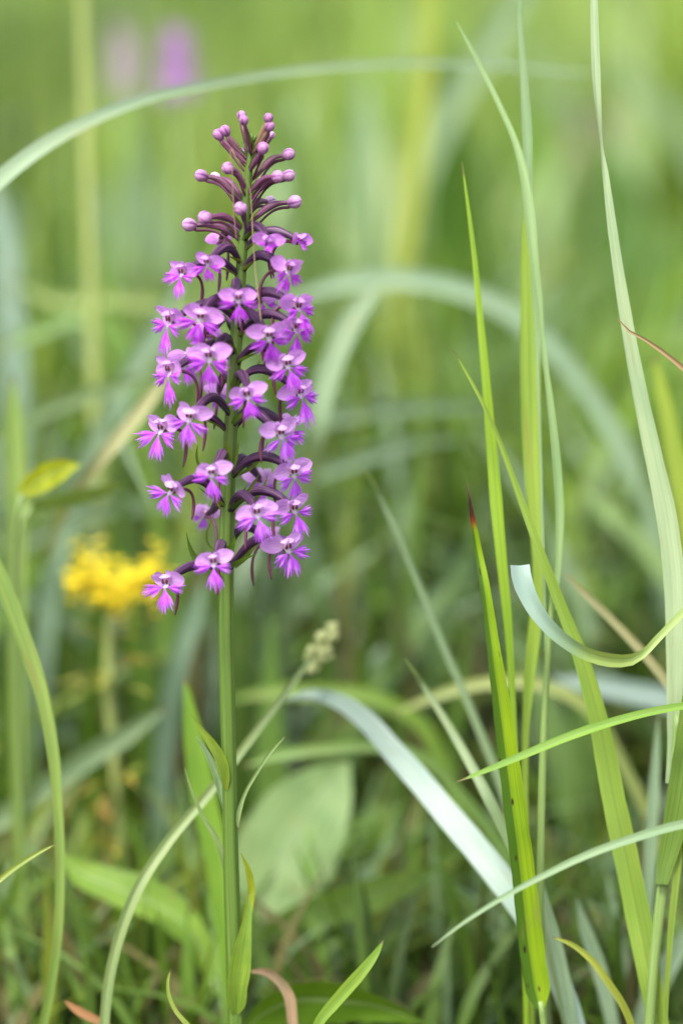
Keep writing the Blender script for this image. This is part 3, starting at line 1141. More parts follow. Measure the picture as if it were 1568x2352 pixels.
mb = MB(); ribbon(mb, blade_path([(1640, 1180, 3, 0.01), (1622, 1350, 24, 0.012), (1602, 1520, 44, 0.016), (1582, 1680, 56, 0.02), (1562, 1820, 58, 0.024), (1542, 1930, 50, 0.028), (1524, 2005, 36, 0.03), (1520, 2030, 28, 0.03)], 40, root=False), fold=0.4, turn=-14)
mb.build('leaf_blade', M['blade'], g, color=(0.15, 0.25, 0.045))
mb = MB(); ribbon(mb, blade_path([(1568, 1860, 3, 0.03), (1556, 1990, 16, 0.03), (1543, 2100, 16, 0.03), (1532, 2240, 12, 0.032), (1526, 2380, 10, 0.034)], 24), fold=0.4, turn=-14)
mb.build('leaf_blade', M['blade'], g, color=(0.22, 0.32, 0.05))
mb = MB(); tube(mb, blade_path([(1523, 2012, 31, 0.0375), (1521, 2024, 33, 0.0375), (1519, 2034, 30, 0.0375)], 6, root=False)[:, :4], sides=12)
mb.build('leaf_collar', M['culm'], g)
tag(g, 'tallest grass stalk with a wide silvery blade folded near its top', 'grass', kind='thing')

# stalk with two crossing upper blades
g = empty('tall_grass', (0, 0, 0))
stalk = blade_path([(1270, 1330, 12, 0.04), (1258, 1500, 14, 0.04), (1247, 1700, 17, 0.042), (1242, 1900, 18, 0.044), (1240, 2100, 18, 0.046), (1250, 2352, 18, 0.05)], 30)
g.location = stalk[-1, :3]
mb = MB(); tube(mb, stalk[:, :4], sides=10); mb.build('stalk', M['culm'], g)
mb = MB(); ribbon(mb, blade_path([(1048, 50, 2, 0.05), (1078, 105, 9, 0.05), (1112, 170, 11, 0.05), (1150, 250, 12, 0.048), (1182, 325, 15, 0.046), (1200, 390, 20, 0.044), (1213, 480, 25, 0.042), (1226, 600, 20, 0.04), (1238, 700, 15, 0.04), (1246, 790, 12, 0.04), (1262, 920, 15, 0.04), (1276, 1050, 20, 0.04), (1284, 1190, 20, 0.04), (1280, 1300, 15, 0.04), (1270, 1400, 12, 0.04)], 70, root=False), fold=0.3, turn=15)
mb.build('leaf_blade', M['pale_blade'], g, color=(0.259, 0.390, 0.176))
mb = MB(); ribbon(mb, blade_path([(1188, -140, 2, 0.05), (1191, -40, 7, 0.05), (1194, 40, 10, 0.05), (1202, 170, 18, 0.05), (1210, 300, 23, 0.05), (1213, 430, 18, 0.05), (1222, 600, 10, 0.05), (1236, 900, 6, 0.05), (1246, 1250, 6, 0.046), (1256, 1600, 6, 0.043)], 50, root=False), fold=0.3, turn=-10)
mb.build('leaf_blade', M['pale_blade'], g, color=(0.238, 0.359, 0.192))
tag(g, 'tall grass stalk whose two thin pale upper blades cross and part', 'grass', kind='thing')

grass_blade([(1206, 430, 3, 0.07), (1208, 560, 24, 0.07), (1213, 720, 40, 0.07), (1217, 900, 46, 0.07), (1222, 1080, 40, 0.07), (1231, 1220, 30, 0.068), (1236, 1330, 28, 0.066), (1226, 1450, 30, 0.066), (1213, 1570, 24, 0.066), (1206, 1680, 16, 0.066), (1205, 1850, 14, 0.066), (1215, 2100, 14, 0.068)],
            (0.27, 0.40, 0.055), 'wide upright yellow-green grass blade behind the two crossing thin blades', fold=0.2, turn=10, n=50)
grass_blade([(1060, 372, 1.5, 0.035), (1075, 480, 8, 0.035), (1090, 600, 12, 0.036), (1105, 760, 17, 0.037), (1118, 900, 21, 0.038), (1128, 1020, 25, 0.04), (1140, 1160, 29, 0.04), (1152, 1290, 25, 0.04), (1166, 1430, 20, 0.042), (1174, 1560, 16, 0.044), (1182, 1720, 14, 0.046), (1195, 1950, 14, 0.05)],
            (0.25, 0.40, 0.03), 'slender lime green grass blade standing straight above the spotted blade', fold=0.3, turn=-12, n=54)
grass_blade([(1048, 1796, 2, -0.012), (1110, 1772, 12, -0.012), (1200, 1735, 19, -0.01), (1300, 1694, 21, -0.008), (1400, 1660, 21, -0.004), (1500, 1634, 19, 0.0), (1568, 1622, 18, 0.004), (1700, 1620, 20, 0.012), (1830, 1720, 22, 0.02), (1900, 1950, 22, 0.03)],
            (0.2, 0.36, 0.05), 'upper green grass blade crossing in front of the spotted blade', fold=0.35, turn=20, n=54)
grass_blade([(992, 2175, 2, -0.035), (1060, 2122, 8, -0.035), (1130, 2076, 11, -0.033), (1250, 2010, 15, -0.03), (1340, 1967, 18, -0.028), (1440, 1930, 20, -0.026), (1568, 1893, 21, -0.022), (1700, 1880, 22, -0.015), (1820, 1960, 22, -0.01), (1880, 2150, 22, 0.0)],
            (0.238, 0.355, 0.203), 'lower pale grass blade crossing in front of the spotted blade', fold=0.3, turn=10, n=54, mat='pale_blade')
grass_blade([(1416, 731, 2, 0.0), (1418, 745, 3.5, 0.0), (1428, 752, 4.5, 0.0), (1450, 764, 6, 0.0), (1490, 786, 8, 0.0), (1530, 815, 10, 0.0), (1568, 846, 12, 0.0), (1680, 960, 14, 0.006), (1780, 1150, 16, 0.015), (1840, 1500, 18, 0.025)],
            (0.3, 0.2, 0.12), 'thin dry pinkish-brown grass tip bent at its end', mat='dry', fold=0.6, n=50)
grass_blade([(1500, 812, 4, 0.12), (1515, 880, 26, 0.12), (1535, 980, 40, 0.12), (1562, 1100, 50, 0.12), (1590, 1250, 54, 0.12), (1610, 1500, 50, 0.12)],
            (0.30, 0.40, 0.05), 'broad soft yellow-green blade behind the tallest silvery grass', turn=10)
grass_blade([(1268, 2152, 3, 0.03), (1310, 2168, 11, 0.03), (1350, 2198, 15, 0.03), (1395, 2255, 17, 0.03), (1440, 2330, 17, 0.032), (1460, 2400, 17, 0.034)],
            (0.3, 0.34, 0.05), 'short yellowish grass blade arching low beside the spotted blade', fold=0.4)

# ------------------------------------------------------------------ arching blades behind
grass_blade([(1390, 172, 3, 0.2), (1250, 158, 13, 0.19), (1100, 148, 15, 0.18), (900, 146, 16, 0.16), (700, 160, 17, 0.14), (560, 180, 19, 0.125), (450, 200, 22, 0.11), (330, 228, 26, 0.10), (200, 280, 32, 0.09), (100, 335, 37, 0.085), (0, 412, 41, 0.08), (-110, 540, 48, 0.06), (-210, 760, 48, 0.06), (-280, 1150, 46, 0.06), (-300, 1700, 40, 0.06)],
            (0.304, 0.414, 0.296), 'long pale blade arching over the orchid tip from one side', mat='pale_blade', n=80, turn=-15)
grass_blade([(660, 1604, 4, 0.112), (715, 1594, 22, 0.107), (780, 1612, 38, 0.102), (840, 1655, 46, 0.097), (900, 1722, 52, 0.092), (960, 1790, 56, 0.088), (1020, 1862, 58, 0.084), (1090, 1945, 62, 0.080), (1150, 2020, 62, 0.077), (1200, 2090, 60, 0.075), (1260, 2200, 54, 0.074)],
            (0.363, 0.474, 0.468), 'wide silvery white grass blade arching down behind the spotted blade', mat='pale_blade', n=60, turn=8, fold=0.15)
grass_blade([(640, 700, 6, 0.27), (740, 662, 30, 0.27), (860, 640, 42, 0.27), (1000, 650, 44, 0.27), (1130, 695, 46, 0.27), (1240, 775, 46, 0.27), (1340, 890, 46, 0.27), (1430, 1040, 46, 0.27), (1500, 1220, 44, 0.27), (1540, 1500, 40, 0.27)],
            (0.238, 0.348, 0.250), 'blurred pale blade arching behind the crossing thin blades', mat='pale_blade', turn=15)
grass_blade([(880, 638, 10, 0.17), (830, 700, 48, 0.17), (785, 780, 54, 0.17), (750, 870, 54, 0.17), (725, 980, 52, 0.17), (705, 1100, 48, 0.19), (680, 1300, 40, 0.22), (650, 1550, 32, 0.25), (640, 1800, 28, 0.28)],
            (0.251, 0.355, 0.234), 'broad pale blade rising behind the orchid and bending over', mat='pale_blade', turn=-10)
grass_blade([(1130, 935, 6, 0.25), (1000, 930, 36, 0.25), (860, 942, 42, 0.25), (720, 965, 44, 0.25), (600, 1010, 44, 0.25), (480, 1100, 42, 0.25), (400, 1300, 40, 0.25)],
            (0.224, 0.326, 0.234), 'blurred pale blade lying level behind the middle of the orchid', mat='pale_blade', turn=25)
grass_blade([(1060, 1010, 6, 0.24), (950, 1015, 34, 0.24), (830, 1050, 44, 0.24), (700, 1095, 46, 0.24), (560, 1130, 46, 0.24), (400, 1150, 44, 0.24), (200, 1180, 40, 0.24), (60, 1250, 36, 0.24), (-60, 1500, 36, 0.24)],
            (0.238, 0.340, 0.250), 'long blurred pale blade lying behind the lower orchid flowers', mat='pale_blade', turn=25)
grass_blade([(-60, 1180, 12, 0.06), (0, 1325, 36, 0.06), (50, 1455, 38, 0.06), (95, 1590, 34, 0.06), (122, 1730, 28, 0.06), (134, 1870, 24, 0.06), (138, 2010, 22, 0.06), (134, 2130, 22, 0.06), (118, 2260, 22, 0.062), (100, 2352, 22, 0.065)],
            (0.23, 0.34, 0.08), 'bending mid-green grass blade below the yellow flowers', turn=12, n=56)
# sedge stalk with a seed head
g = empty('seeding_grass', (0, 0, 0))
path = blade_path([(722, 1500, 8, 0.1), (690, 1545, 14, 0.083), (640, 1612, 18, 0.08), (570, 1705, 20, 0.075), (480, 1822, 22, 0.07), (385, 1935, 24, 0.06), (318, 2040, 26, 0.052), (272, 2160, 25, 0.05), (248, 2270, 24, 0.05), (240, 2352, 23, 0.05)], 60)
g.location = path[-1, :3]
mb = MB(); ribbon(mb, path, fold=0.6); mb.build('stalk', M['pale_blade'], g, color=(0.245, 0.328, 0.136))
mb = MB()
hp = blade_path([(768, 1438, 10, 0.1), (752, 1462, 36, 0.1), (735, 1490, 56, 0.1), (720, 1518, 44, 0.1), (708, 1536, 16, 0.1)], 24, root=False)
for k in range(70):
    q = hp[int(rng.integers(0, 24))]
    off = rng.normal(size=3) * q[3] * 0.55
    ellipsoid(mb, q[:3] + off, (0.0011, 0.0011, 0.0026), nu=6, nv=5, axis=rng.normal(size=3) + np.array([0.6, 0, 1.0]))
mb.build('seed_head', M['dry'], g, color=(0.52, 0.56, 0.28))
tag(g, 'leaning pale grass stalk with a small fluffy seed head behind the orchid stem', 'grass', kind='thing')

grass_blade([(380, 1625, 8, 0.15), (300, 1680, 46, 0.15), (200, 1740, 54, 0.15), (100, 1810, 54, 0.15), (0, 1880, 52, 0.15), (-120, 1990, 50, 0.15), (-200, 2150, 46, 0.15)],
            (0.24, 0.34, 0.2), 'blue-green blade leaning across the goldenrod stem', mat='blade', turn=15)
grass_blade([(836, 1075, 3, 0.08), (870, 1135, 10, 0.095), (915, 1235, 13, 0.095), (965, 1350, 15, 0.095), (1010, 1465, 17, 0.095), (1060, 1580, 18, 0.095), (1110, 1700, 19, 0.095), (1160, 1830, 20, 0.095), (1200, 1980, 20, 0.095)],
            (0.218, 0.311, 0.187), 'thin straight pale blade leaning towards the spotted blade, upper of two', mat='pale_blade', turn=-10)
grass_blade([(930, 1512, 3, 0.07), (970, 1572, 12, 0.08), (1020, 1650, 17, 0.078), (1075, 1745, 21, 0.074), (1120, 1830, 25, 0.07), (1170, 1930, 25, 0.07), (1220, 2050, 25, 0.07)],
            (0.224, 0.311, 0.172), 'thin straight pale blade leaning towards the spotted blade, lower of two', mat='pale_blade', turn=-10)
grass_blade([(1296, 1318, 3, 0.08), (1345, 1365, 15, 0.08), (1410, 1430, 18, 0.08), (1480, 1505, 20, 0.08), (1540, 1580, 20, 0.08), (1620, 1700, 20, 0.08)],
            (0.30, 0.29, 0.16), 'thin brownish blade slanting behind the hooked blade', mat='dry')
grass_blade([(1270, 1560, 8, 0.18), (1340, 1570, 40, 0.18), (1440, 1590, 52, 0.18), (1560, 1618, 56, 0.18), (1680, 1680, 66, 0.18), (1780, 1850, 60, 0.18)],
            (0.238, 0.326, 0.328), 'broad bluish-white blurred blade below the hooked blade', mat='pale_blade', turn=20)
grass_blade([(1210, -40, 30, 0.5), (1130, 90, 60, 0.5), (1050, 210, 64, 0.5), (985, 340, 64, 0.5), (940, 470, 62, 0.5), (910, 620, 60, 0.5), (890, 850, 60, 0.5), (880, 1200, 56, 0.5)],
            (0.238, 0.348, 0.218), 'very blurred broad pale blade leaning over behind the orchid', mat='pale_blade', turn=10)
grass_blade([(385, 865, 6, 0.13), (345, 915, 30, 0.13), (290, 985, 34, 0.13), (240, 1045, 30, 0.13), (190, 1110, 24, 0.14), (130, 1220, 18, 0.2), (90, 1450, 16, 0.3)],
            (0.42, 0.42, 0.24), 'straw-coloured dry blade leaning behind the orchid flowers', mat='dry')
grass_blade([(420, 850, 5, 0.22), (300, 880, 32, 0.22), (180, 912, 36, 0.22), (50, 968, 36, 0.22), (-60, 1060, 36, 0.22), (-120, 1300, 36, 0.22)],
            (0.238, 0.340, 0.187), 'thin pale blurred blade arching across the tall yellow stalk', mat='pale_blade', turn=20)
grass_blade([(420, 640, 6, 0.24), (370, 740, 44, 0.24), (310, 840, 50, 0.24), (250, 960, 52, 0.24), (180, 1120, 52, 0.24), (120, 1320, 50, 0.24), (90, 1600, 48, 0.24)],
            (0.211, 0.318, 0.234), 'blurred blue-green blade slanting down behind the tall yellow stalk', mat='pale_blade', turn=10)
grass_blade([(-30, 380, 8, 0.3), (0, 520, 60, 0.3), (20, 720, 66, 0.3), (30, 900, 66, 0.3), (30, 1200, 60, 0.3)],
            (0.238, 0.340, 0.296), 'blurred bluish blade standing beside the tall yellow stalk', mat='pale_blade', turn=10)
grass_blade([(30, 860, 5, 0.14), (32, 960, 40, 0.14), (36, 1080, 46, 0.14), (40, 1200, 44, 0.14), (40, 1400, 40, 0.14)],
            (0.26, 0.38, 0.1), 'green blade standing behind the yellow-green leaf', turn=10)
grass_blade([(470, 1330, 6, 0.2), (440, 1420, 44, 0.2), (410, 1520, 50, 0.2), (385, 1640, 50, 0.2), (370, 1800, 46, 0.2)],
            (0.24, 0.36, 0.27), 'short blue-green blurred blade between goldenrod and orchid stem', turn=10)
grass_blade([(425, 1560, 6, 0.1), (445, 1700, 46, 0.1), (470, 1840, 58, 0.1), (495, 1960, 56, 0.1), (515, 2100, 50, 0.1), (530, 2250, 44, 0.1)],
            (0.18, 0.33, 0.03), 'bright green blade standing just behind the orchid stem', turn=5)
grass_blade([(700, 150, 8, 0.8), (720, 500, 60, 0.8), (735, 900, 70, 0.8), (740, 1300, 66, 0.8)],
            (0.3, 0.4, 0.16), 'far blurred upright green blade right behind the orchid spike', turn=5)
grass_blade([(835, 150, 10, 0.55), (838, 330, 70, 0.55), (842, 560, 74, 0.55), (846, 900, 70, 0.55)],
            (0.238, 0.355, 0.203), 'far blurred upright pale blade between the orchid and the thin blades', mat='pale_blade')
grass_blade([(985, -60, 24, 0.45), (975, 140, 40, 0.45), (950, 400, 44, 0.45), (905, 700, 44, 0.45), (870, 1000, 44, 0.45), (845, 1300, 44, 0.45), (825, 1560, 44, 0.45)],
            (0.36, 0.42, 0.07), 'far blurred yellow-green stalk behind the arching pale blades', turn=5)
for pts, colr, lab in [
        ([(20, 640, 4, 0.3), (120, 690, 26, 0.3), (240, 690, 30, 0.3), (360, 700, 30, 0.3), (480, 760, 28, 0.3), (560, 900, 26, 0.3)], (0.26, 0.35, 0.1), 'blurred level yellowish blade crossing the tall yellow stalk high up'),
        ([(0, 800, 8, 0.26), (90, 760, 40, 0.26), (180, 730, 40, 0.26), (-90, 900, 40, 0.26)][:3] + [(260, 760, 38, 0.26), (320, 900, 36, 0.26), (350, 1150, 34, 0.26)], (0.15, 0.27, 0.06), 'blurred dark green blade bent over the tall yellow stalk'),
        ([(900, 1640, 4, 0.14), (1000, 1600, 24, 0.14), (1110, 1570, 28, 0.14), (1230, 1570, 28, 0.14), (1340, 1620, 28, 0.14), (1430, 1760, 26, 0.14)], (0.3, 0.36, 0.12), 'blurred yellowish blade arching low behind the spotted blade'),
        ([(520, 1610, 4, 0.18), (610, 1590, 30, 0.18), (720, 1590, 34, 0.18), (850, 1600, 34, 0.18), (960, 1660, 32, 0.18), (1030, 1800, 30, 0.18)], (0.16, 0.27, 0.03), 'blurred green blade lying level behind the silvery arching blade'),
        ([(1330, 1120, 5, 0.25), (1400, 1180, 40, 0.25), (1480, 1260, 46, 0.25), (1560, 1360, 46, 0.25), (1640, 1520, 44, 0.25)], (0.26, 0.38, 0.16), 'blurred green blade slanting down behind the hooked blade'),
        ([(560, 1760, 4, 0.12), (640, 1735, 26, 0.12), (740, 1722, 30, 0.12), (850, 1715, 30, 0.12), (960, 1735, 28, 0.12), (1060, 1830, 26, 0.12)], (0.17, 0.29, 0.07), 'soft green blade lying over the big pale oval leaf')]:
    grass_blade(pts, colr, lab, turn=15)
# low blue-green blades at the foot of the tall grass
for k, (x0, y0, x1, y1, wd, dp, lab) in enumerate([(1245, 2030, 1310, 2352, 30, 0.07, 'blue-green blade leaning low beside the spotted grass stalk'), (1322, 2060, 1405, 2352, 34, 0.09, 'blue-green blade leaning low under the long slanting blade'),
                                                  (1395, 2010, 1450, 2352, 30, 0.11, 'dull green low blade behind the long slanting blade'), (1590, 2110, 1480, 2330, 50, 0.1, 'pale low blade behind the tallest grass stalk'),
                                                  (1510, 1640, 1485, 2100, 26, 0.09, 'thin pale upright blade beside the tallest grass stalk')]):
    grass_blade([(x0, y0, 3, dp), (x0 * 0.75 + x1 * 0.25, y0 * 0.75 + y1 * 0.25, wd * 0.8, dp), (x0 * 0.45 + x1 * 0.55, y0 * 0.5 + y1 * 0.5, wd, dp), (x1, y1, wd * 0.9, dp)], (0.27, 0.38, 0.27), lab, turn=10)

# ------------------------------------------------------------------ tall yellow stalk at the back
g = empty('yellow_stalk', (0, 0, 0))
path = blade_path([(188, -80, 22, 0.26), (195, 150, 27, 0.26), (205, 450, 29, 0.26), (216, 800, 31, 0.26), (228, 1100, 32, 0.26), (238, 1300, 32, 0.26)], 40)
g.location = path[-1, :3]
mb = MB(); tube(mb, path[:, :4], sides=10); mb.build('stalk', M['gold_stem'], g)
tag(g, 'tall straight yellow-green stalk rising behind the goldenrod', 'stalk')

# ------------------------------------------------------------------ goldenrod
GD = 0.165
g = empty('goldenrod', (0, 0, 0))
path = blade_path([(262, 1330, 16, GD), (250, 1450, 22, GD), (252, 1600, 24, GD), (262, 1750, 24, GD), (275, 1900, 24, GD), (284, 2050, 24, GD)], 40)
g.location = path[-1, :3]
mb = MB(); tube(mb, path[:, :4], sides=10); mb.build('stem', M['gold_stem'], g)
for k in range(9):                                         # side sprays of the flower head
    mb = MB()
    cx = 190 + k * 20 + rng.normal() * 4
    cy = 1338 + abs(k - 4) * -4 + rng.normal() * 10 + (25 if 2 < k < 7 else 0)
    dz = rng.normal() * 0.012
    c = np.array(P(cx, cy, D0 + depth_off(GD) + dz))
    a = np.array(P(258, 1420, D0 + depth_off(GD)))
    br = bezier(a, a * 0.6 + c * 0.4 + UP * 0.006, c + UP * 0.004, c, 12)
    tube(mb, np.c_[br, np.full(12, 0.0006)], sides=5)
    for i in range(30):
        q = c + rng.normal(size=3) * [0.0042, 0.0042, 0.0046]
        for j in range(6):
            an = j * 1.05 + rng.random()
            dr = np.array([math.cos(an), math.sin(an), 0.35])
            s = np.cross(dr, UP) * 0.0006
            b0 = len(mb.v)
            for v in (q - s * 0.5, q + s * 0.5, q + dr * 0.0026 + s, q + dr * 0.0026 - s):
                mb.v.append(tuple(v)); mb.uv.append((0, 0)); mb.c.append((1, 1, 1, 1))
            mb.f.append((b0, b0 + 1, b0 + 2, b0 + 3))
    mb.build('flower_spray', M['yellow'], g)
for k in range(26):                                        # small ochre leaves up the stem
    i = int(rng.integers(3, 34))
    a = path[i, :3]
    an = rng.random() * 6.28
    dr = np.array([math.cos(an), math.sin(an), 0.3])
    ln = rng.uniform(0.012, 0.03)
    mb = MB()
    c = bezier(a, a + dr * ln * 0.5 + UP * 0.004, a + dr * ln * 0.8, a + dr * ln - UP * 0.004, 8)
    ribbon(mb, np.c_[c, [0.0006, 0.0016, 0.002, 0.002, 0.0018, 0.0014, 0.0009, 0.0002]], up=UP, across=3)
    mb.build('leaf', M['dry'], g, color=(rng.uniform(0.22, 0.4), rng.uniform(0.2, 0.3), 0.05))
tag(g, 'blurred goldenrod with a flat bright yellow flower head', 'wildflower')

# ------------------------------------------------------------------ two far orchids
far = []
fm = MB()
for (an, hf, r1) in ((-90, 30, 8.5), (-20, 26, 7.5), (-160, 26, 7.5)):
    lip_lobe(fm, (0, -1, -1), R(an), R(hf), 0.5, r1, teeth=5, seed=an, nv=4)
for a in (R(-5), R(185), R(60), R(120)):
    petal_piece(fm, (0, 0, 0.5), a, 6.2, 4.5, nu=4, nv=6)
far_mesh = fm.mesh('flower', M['far_purple'])
for k, (x, y, n, dep, lab, hgt, colr) in enumerate([(405, 140, 34, 0.5, 'deep lilac blurred orchid spike far behind, richer coloured of a pair', 105, (0.5, 0.28, 0.56)), (285, 135, 26, 0.65, 'pale pinkish blurred orchid spike far behind, fainter of a pair', 100, (0.5, 0.4, 0.46))]):
    g = empty('orchid', (0, 0, 0))
    d = D0 + depth_off(dep)
    path = blade_path([(x - 6, y - hgt * 0.6, 8, dep), (x, y, 16, dep), (x + 6, y + 200, 22, dep), (x + 10, y + 500, 24, dep), (x + 12, y + 900, 26, dep)], 30)
    g.location = path[-1, :3]
    mb = MB(); tube(mb, path[:, :4], sides=8); mb.build('stem', M['culm'], g)
    gi = Matrix.Translation(g.location).inverted()
    for i in range(n):
        t_ = i / (n - 1)
        an = i * 2.4
        c = np.array(P(x + 5 * t_, y - hgt * 0.6 + hgt * 1.2 * t_, d))
        dr = np.array([math.cos(an), math.sin(an), 0.0])
        pos = c + dr * 0.009 * (0.5 + 0.5 * t_)
        o = bpy.data.objects.new('flower', far_mesh)
        COL.objects.link(o)
        o.parent = g
        o.matrix_parent_inverse = gi
        o.matrix_basis = frame(pos, dr - UP * 0.15, 0, 0.9)
        o.color = (*shade(colr, random.uniform(0.85, 1.15)), 1)
    tag(g, lab, 'orchid', 'far orchids')


# ------------------------------------------------------------------ broad-leaved plants low down
def leaf_plant(leaves, label, name='leafy_plant', cat='plant', mat='broadleaf'):
    """leaves: list of (path points tip to base, colour, turn); joined at a short stem"""
    g = empty(name, (0, 0, 0))
    ends = []
    paths = []
    for pts, colr, turn in leaves:
        path = blade_path(pts, 30, root=False)
        ends.append(path[-1, :3])
        paths.append(path)
    c = np.mean(ends, axis=0)
    gz = float(ground_z(c[0], c[1]))
    foot = np.array([c[0], c[1], gz - 0.003])
    g.location = foot
    for path, (pts, colr, turn) in zip(paths, leaves):
        mb = MB(); ribbon(mb, path, turn=turn, fold=0.2, across=9, wave=0.06)
        mb.build('leaf', M[mat], g, color=colr)
        e = path[-1, :3]
        t_ = nrm(path[-1, :3] - path[-3, :3])
        mb = MB()
        cc = bezier(e - t_ * 0.002, e + t_ * 0.01, foot + UP * 0.03 * (1 if e[2] > gz + 0.03 else 0.2), foot, 10)
        tube(mb, np.c_[cc, np.full(10, 0.0014)], sides=7)
        mb.build('leaf_stalk', M['culm'], g)
    return tag(g, label, cat, kind='thing')


leaf_plant([([(800, 1750, 8, 0.15), (760, 1800, 120, 0.15), (700, 1880, 210, 0.15), (650, 1970, 230, 0.15), (610, 2060, 170, 0.15), (585, 2130, 40, 0.15)], (0.30, 0.44, 0.21), 4),
            ([(1010, 1990, 6, 0.12), (940, 2020, 60, 0.12), (850, 2055, 90, 0.125), (740, 2090, 96, 0.13), (640, 2130, 60, 0.135), (590, 2170, 24, 0.14)], (0.24, 0.38, 0.11), 35)],
           'leafy plant with a big pale oval leaf behind the orchid stem')
leaf_plant([([(130, 1960, 4, 0.115), (180, 2000, 60, 0.115), (260, 2035, 84, 0.115), (340, 2065, 90, 0.115), (410, 2110, 82, 0.115), (460, 2170, 60, 0.115), (490, 2260, 30, 0.115)], (0.2, 0.34, 0.04), 18)],
           'single arched leaf, pale and lime green, low beside the orchid stem')
leaf_plant([([(980, 2352, 6, 0.085), (880, 2318, 70, 0.085), (760, 2300, 120, 0.085), (650, 2310, 110, 0.085), (580, 2350, 50, 0.085), (560, 2400, 20, 0.085)], (0.11, 0.22, 0.012), 40)],
           'flat dark green leaf lying low against the orchid stem')
leaf_plant([([(184, 1068, 4, 0.10), (150, 1074, 44, 0.10), (110, 1092, 60, 0.10), (70, 1118, 48, 0.10), (44, 1142, 14, 0.10)], (0.44, 0.5, 0.02), 12),
            ([(300, 1110, 4, 0.12), (220, 1130, 36, 0.12), (140, 1150, 44, 0.12), (60, 1160, 20, 0.12)], (0.18, 0.28, 0.06), 40)],
           'leafy stem with a bright yellow-green leaf on a reddish stalk')
grass_blade([(880, 2160, 2, 0.0), (862, 2192, 18, 0.0), (835, 2228, 26, 0.0), (800, 2268, 30, 0.002), (765, 2308, 28, 0.004), (735, 2345, 24, 0.005), (715, 2400, 20, 0.006)], (0.2, 0.33, 0.04), 'short pointed green leaf in focus beside the orchid foot', fold=0.4, turn=-12, name='grass_leaf', cat='grass leaf')
grass_blade([(392, 2228, 1.5, 0.01), (386, 2250, 6, 0.01), (388, 2285, 8, 0.01), (404, 2322, 10, 0.01), (432, 2356, 12, 0.01), (460, 2420, 12, 0.012)], (0.3, 0.38, 0.08), 'thin curled light green tip beside the orchid foot', fold=0.5)
grass_blade([(575, 2232, 4, 0.06), (600, 2230, 16, 0.06), (635, 2248, 20, 0.06), (660, 2280, 24, 0.06), (672, 2352, 24, 0.06), (680, 2420, 22, 0.06)], (0.36, 0.25, 0.17), 'pinkish dry bent stalk just behind the orchid foot', mat='dry', fold=0.6)
grass_blade([(130, 1938, 2, 0.02), (95, 1955, 8, 0.02), (50, 1982, 12, 0.02), (0, 2020, 13, 0.02), (-80, 2110, 14, 0.02)], (0.3, 0.38, 0.08), 'thin yellowish grass tip crossing the bending green blade', fold=0.5)
grass_blade([(150, 2300, 4, 0.07), (175, 2318, 18, 0.07), (205, 2335, 20, 0.07), (240, 2352, 16, 0.07), (280, 2390, 14, 0.07)], (0.3, 0.15, 0.07), 'small orange-red withered leaf low by the green blades', mat='dry', name='withered_leaf', cat='leaf')
grass_blade([(870, 1390, 4, 0.4), (930, 1400, 60, 0.4), (1000, 1435, 66, 0.4), (1050, 1475, 40, 0.4), (1075, 1530, 14, 0.4), (1090, 1700, 10, 0.4)], (0.34, 0.14, 0.08), 'blurred rust-red leaf behind the thin leaning blades', mat='dry', name='red_leaf', cat='leaf')
grass_blade([(1170, 800, 4, 0.6), (1165, 850, 60, 0.6), (1155, 900, 60, 0.6), (1150, 950, 20, 0.6), (1150, 1100, 10, 0.6)], (0.36, 0.2, 0.08), 'far blurred orange withered leaf behind the slender lime blade', mat='dry', name='red_leaf', cat='leaf')
grass_blade([(1400, 240, 10, 1.0), (1380, 290, 110, 1.0), (1350, 340, 110, 1.0), (1325, 390, 40, 1.0), (1310, 520, 14, 1.0)], (0.27, 0.2, 0.2), 'far blurred purplish-brown leaf behind the tallest grass', mat='dry', name='dull_leaf', cat='leaf')

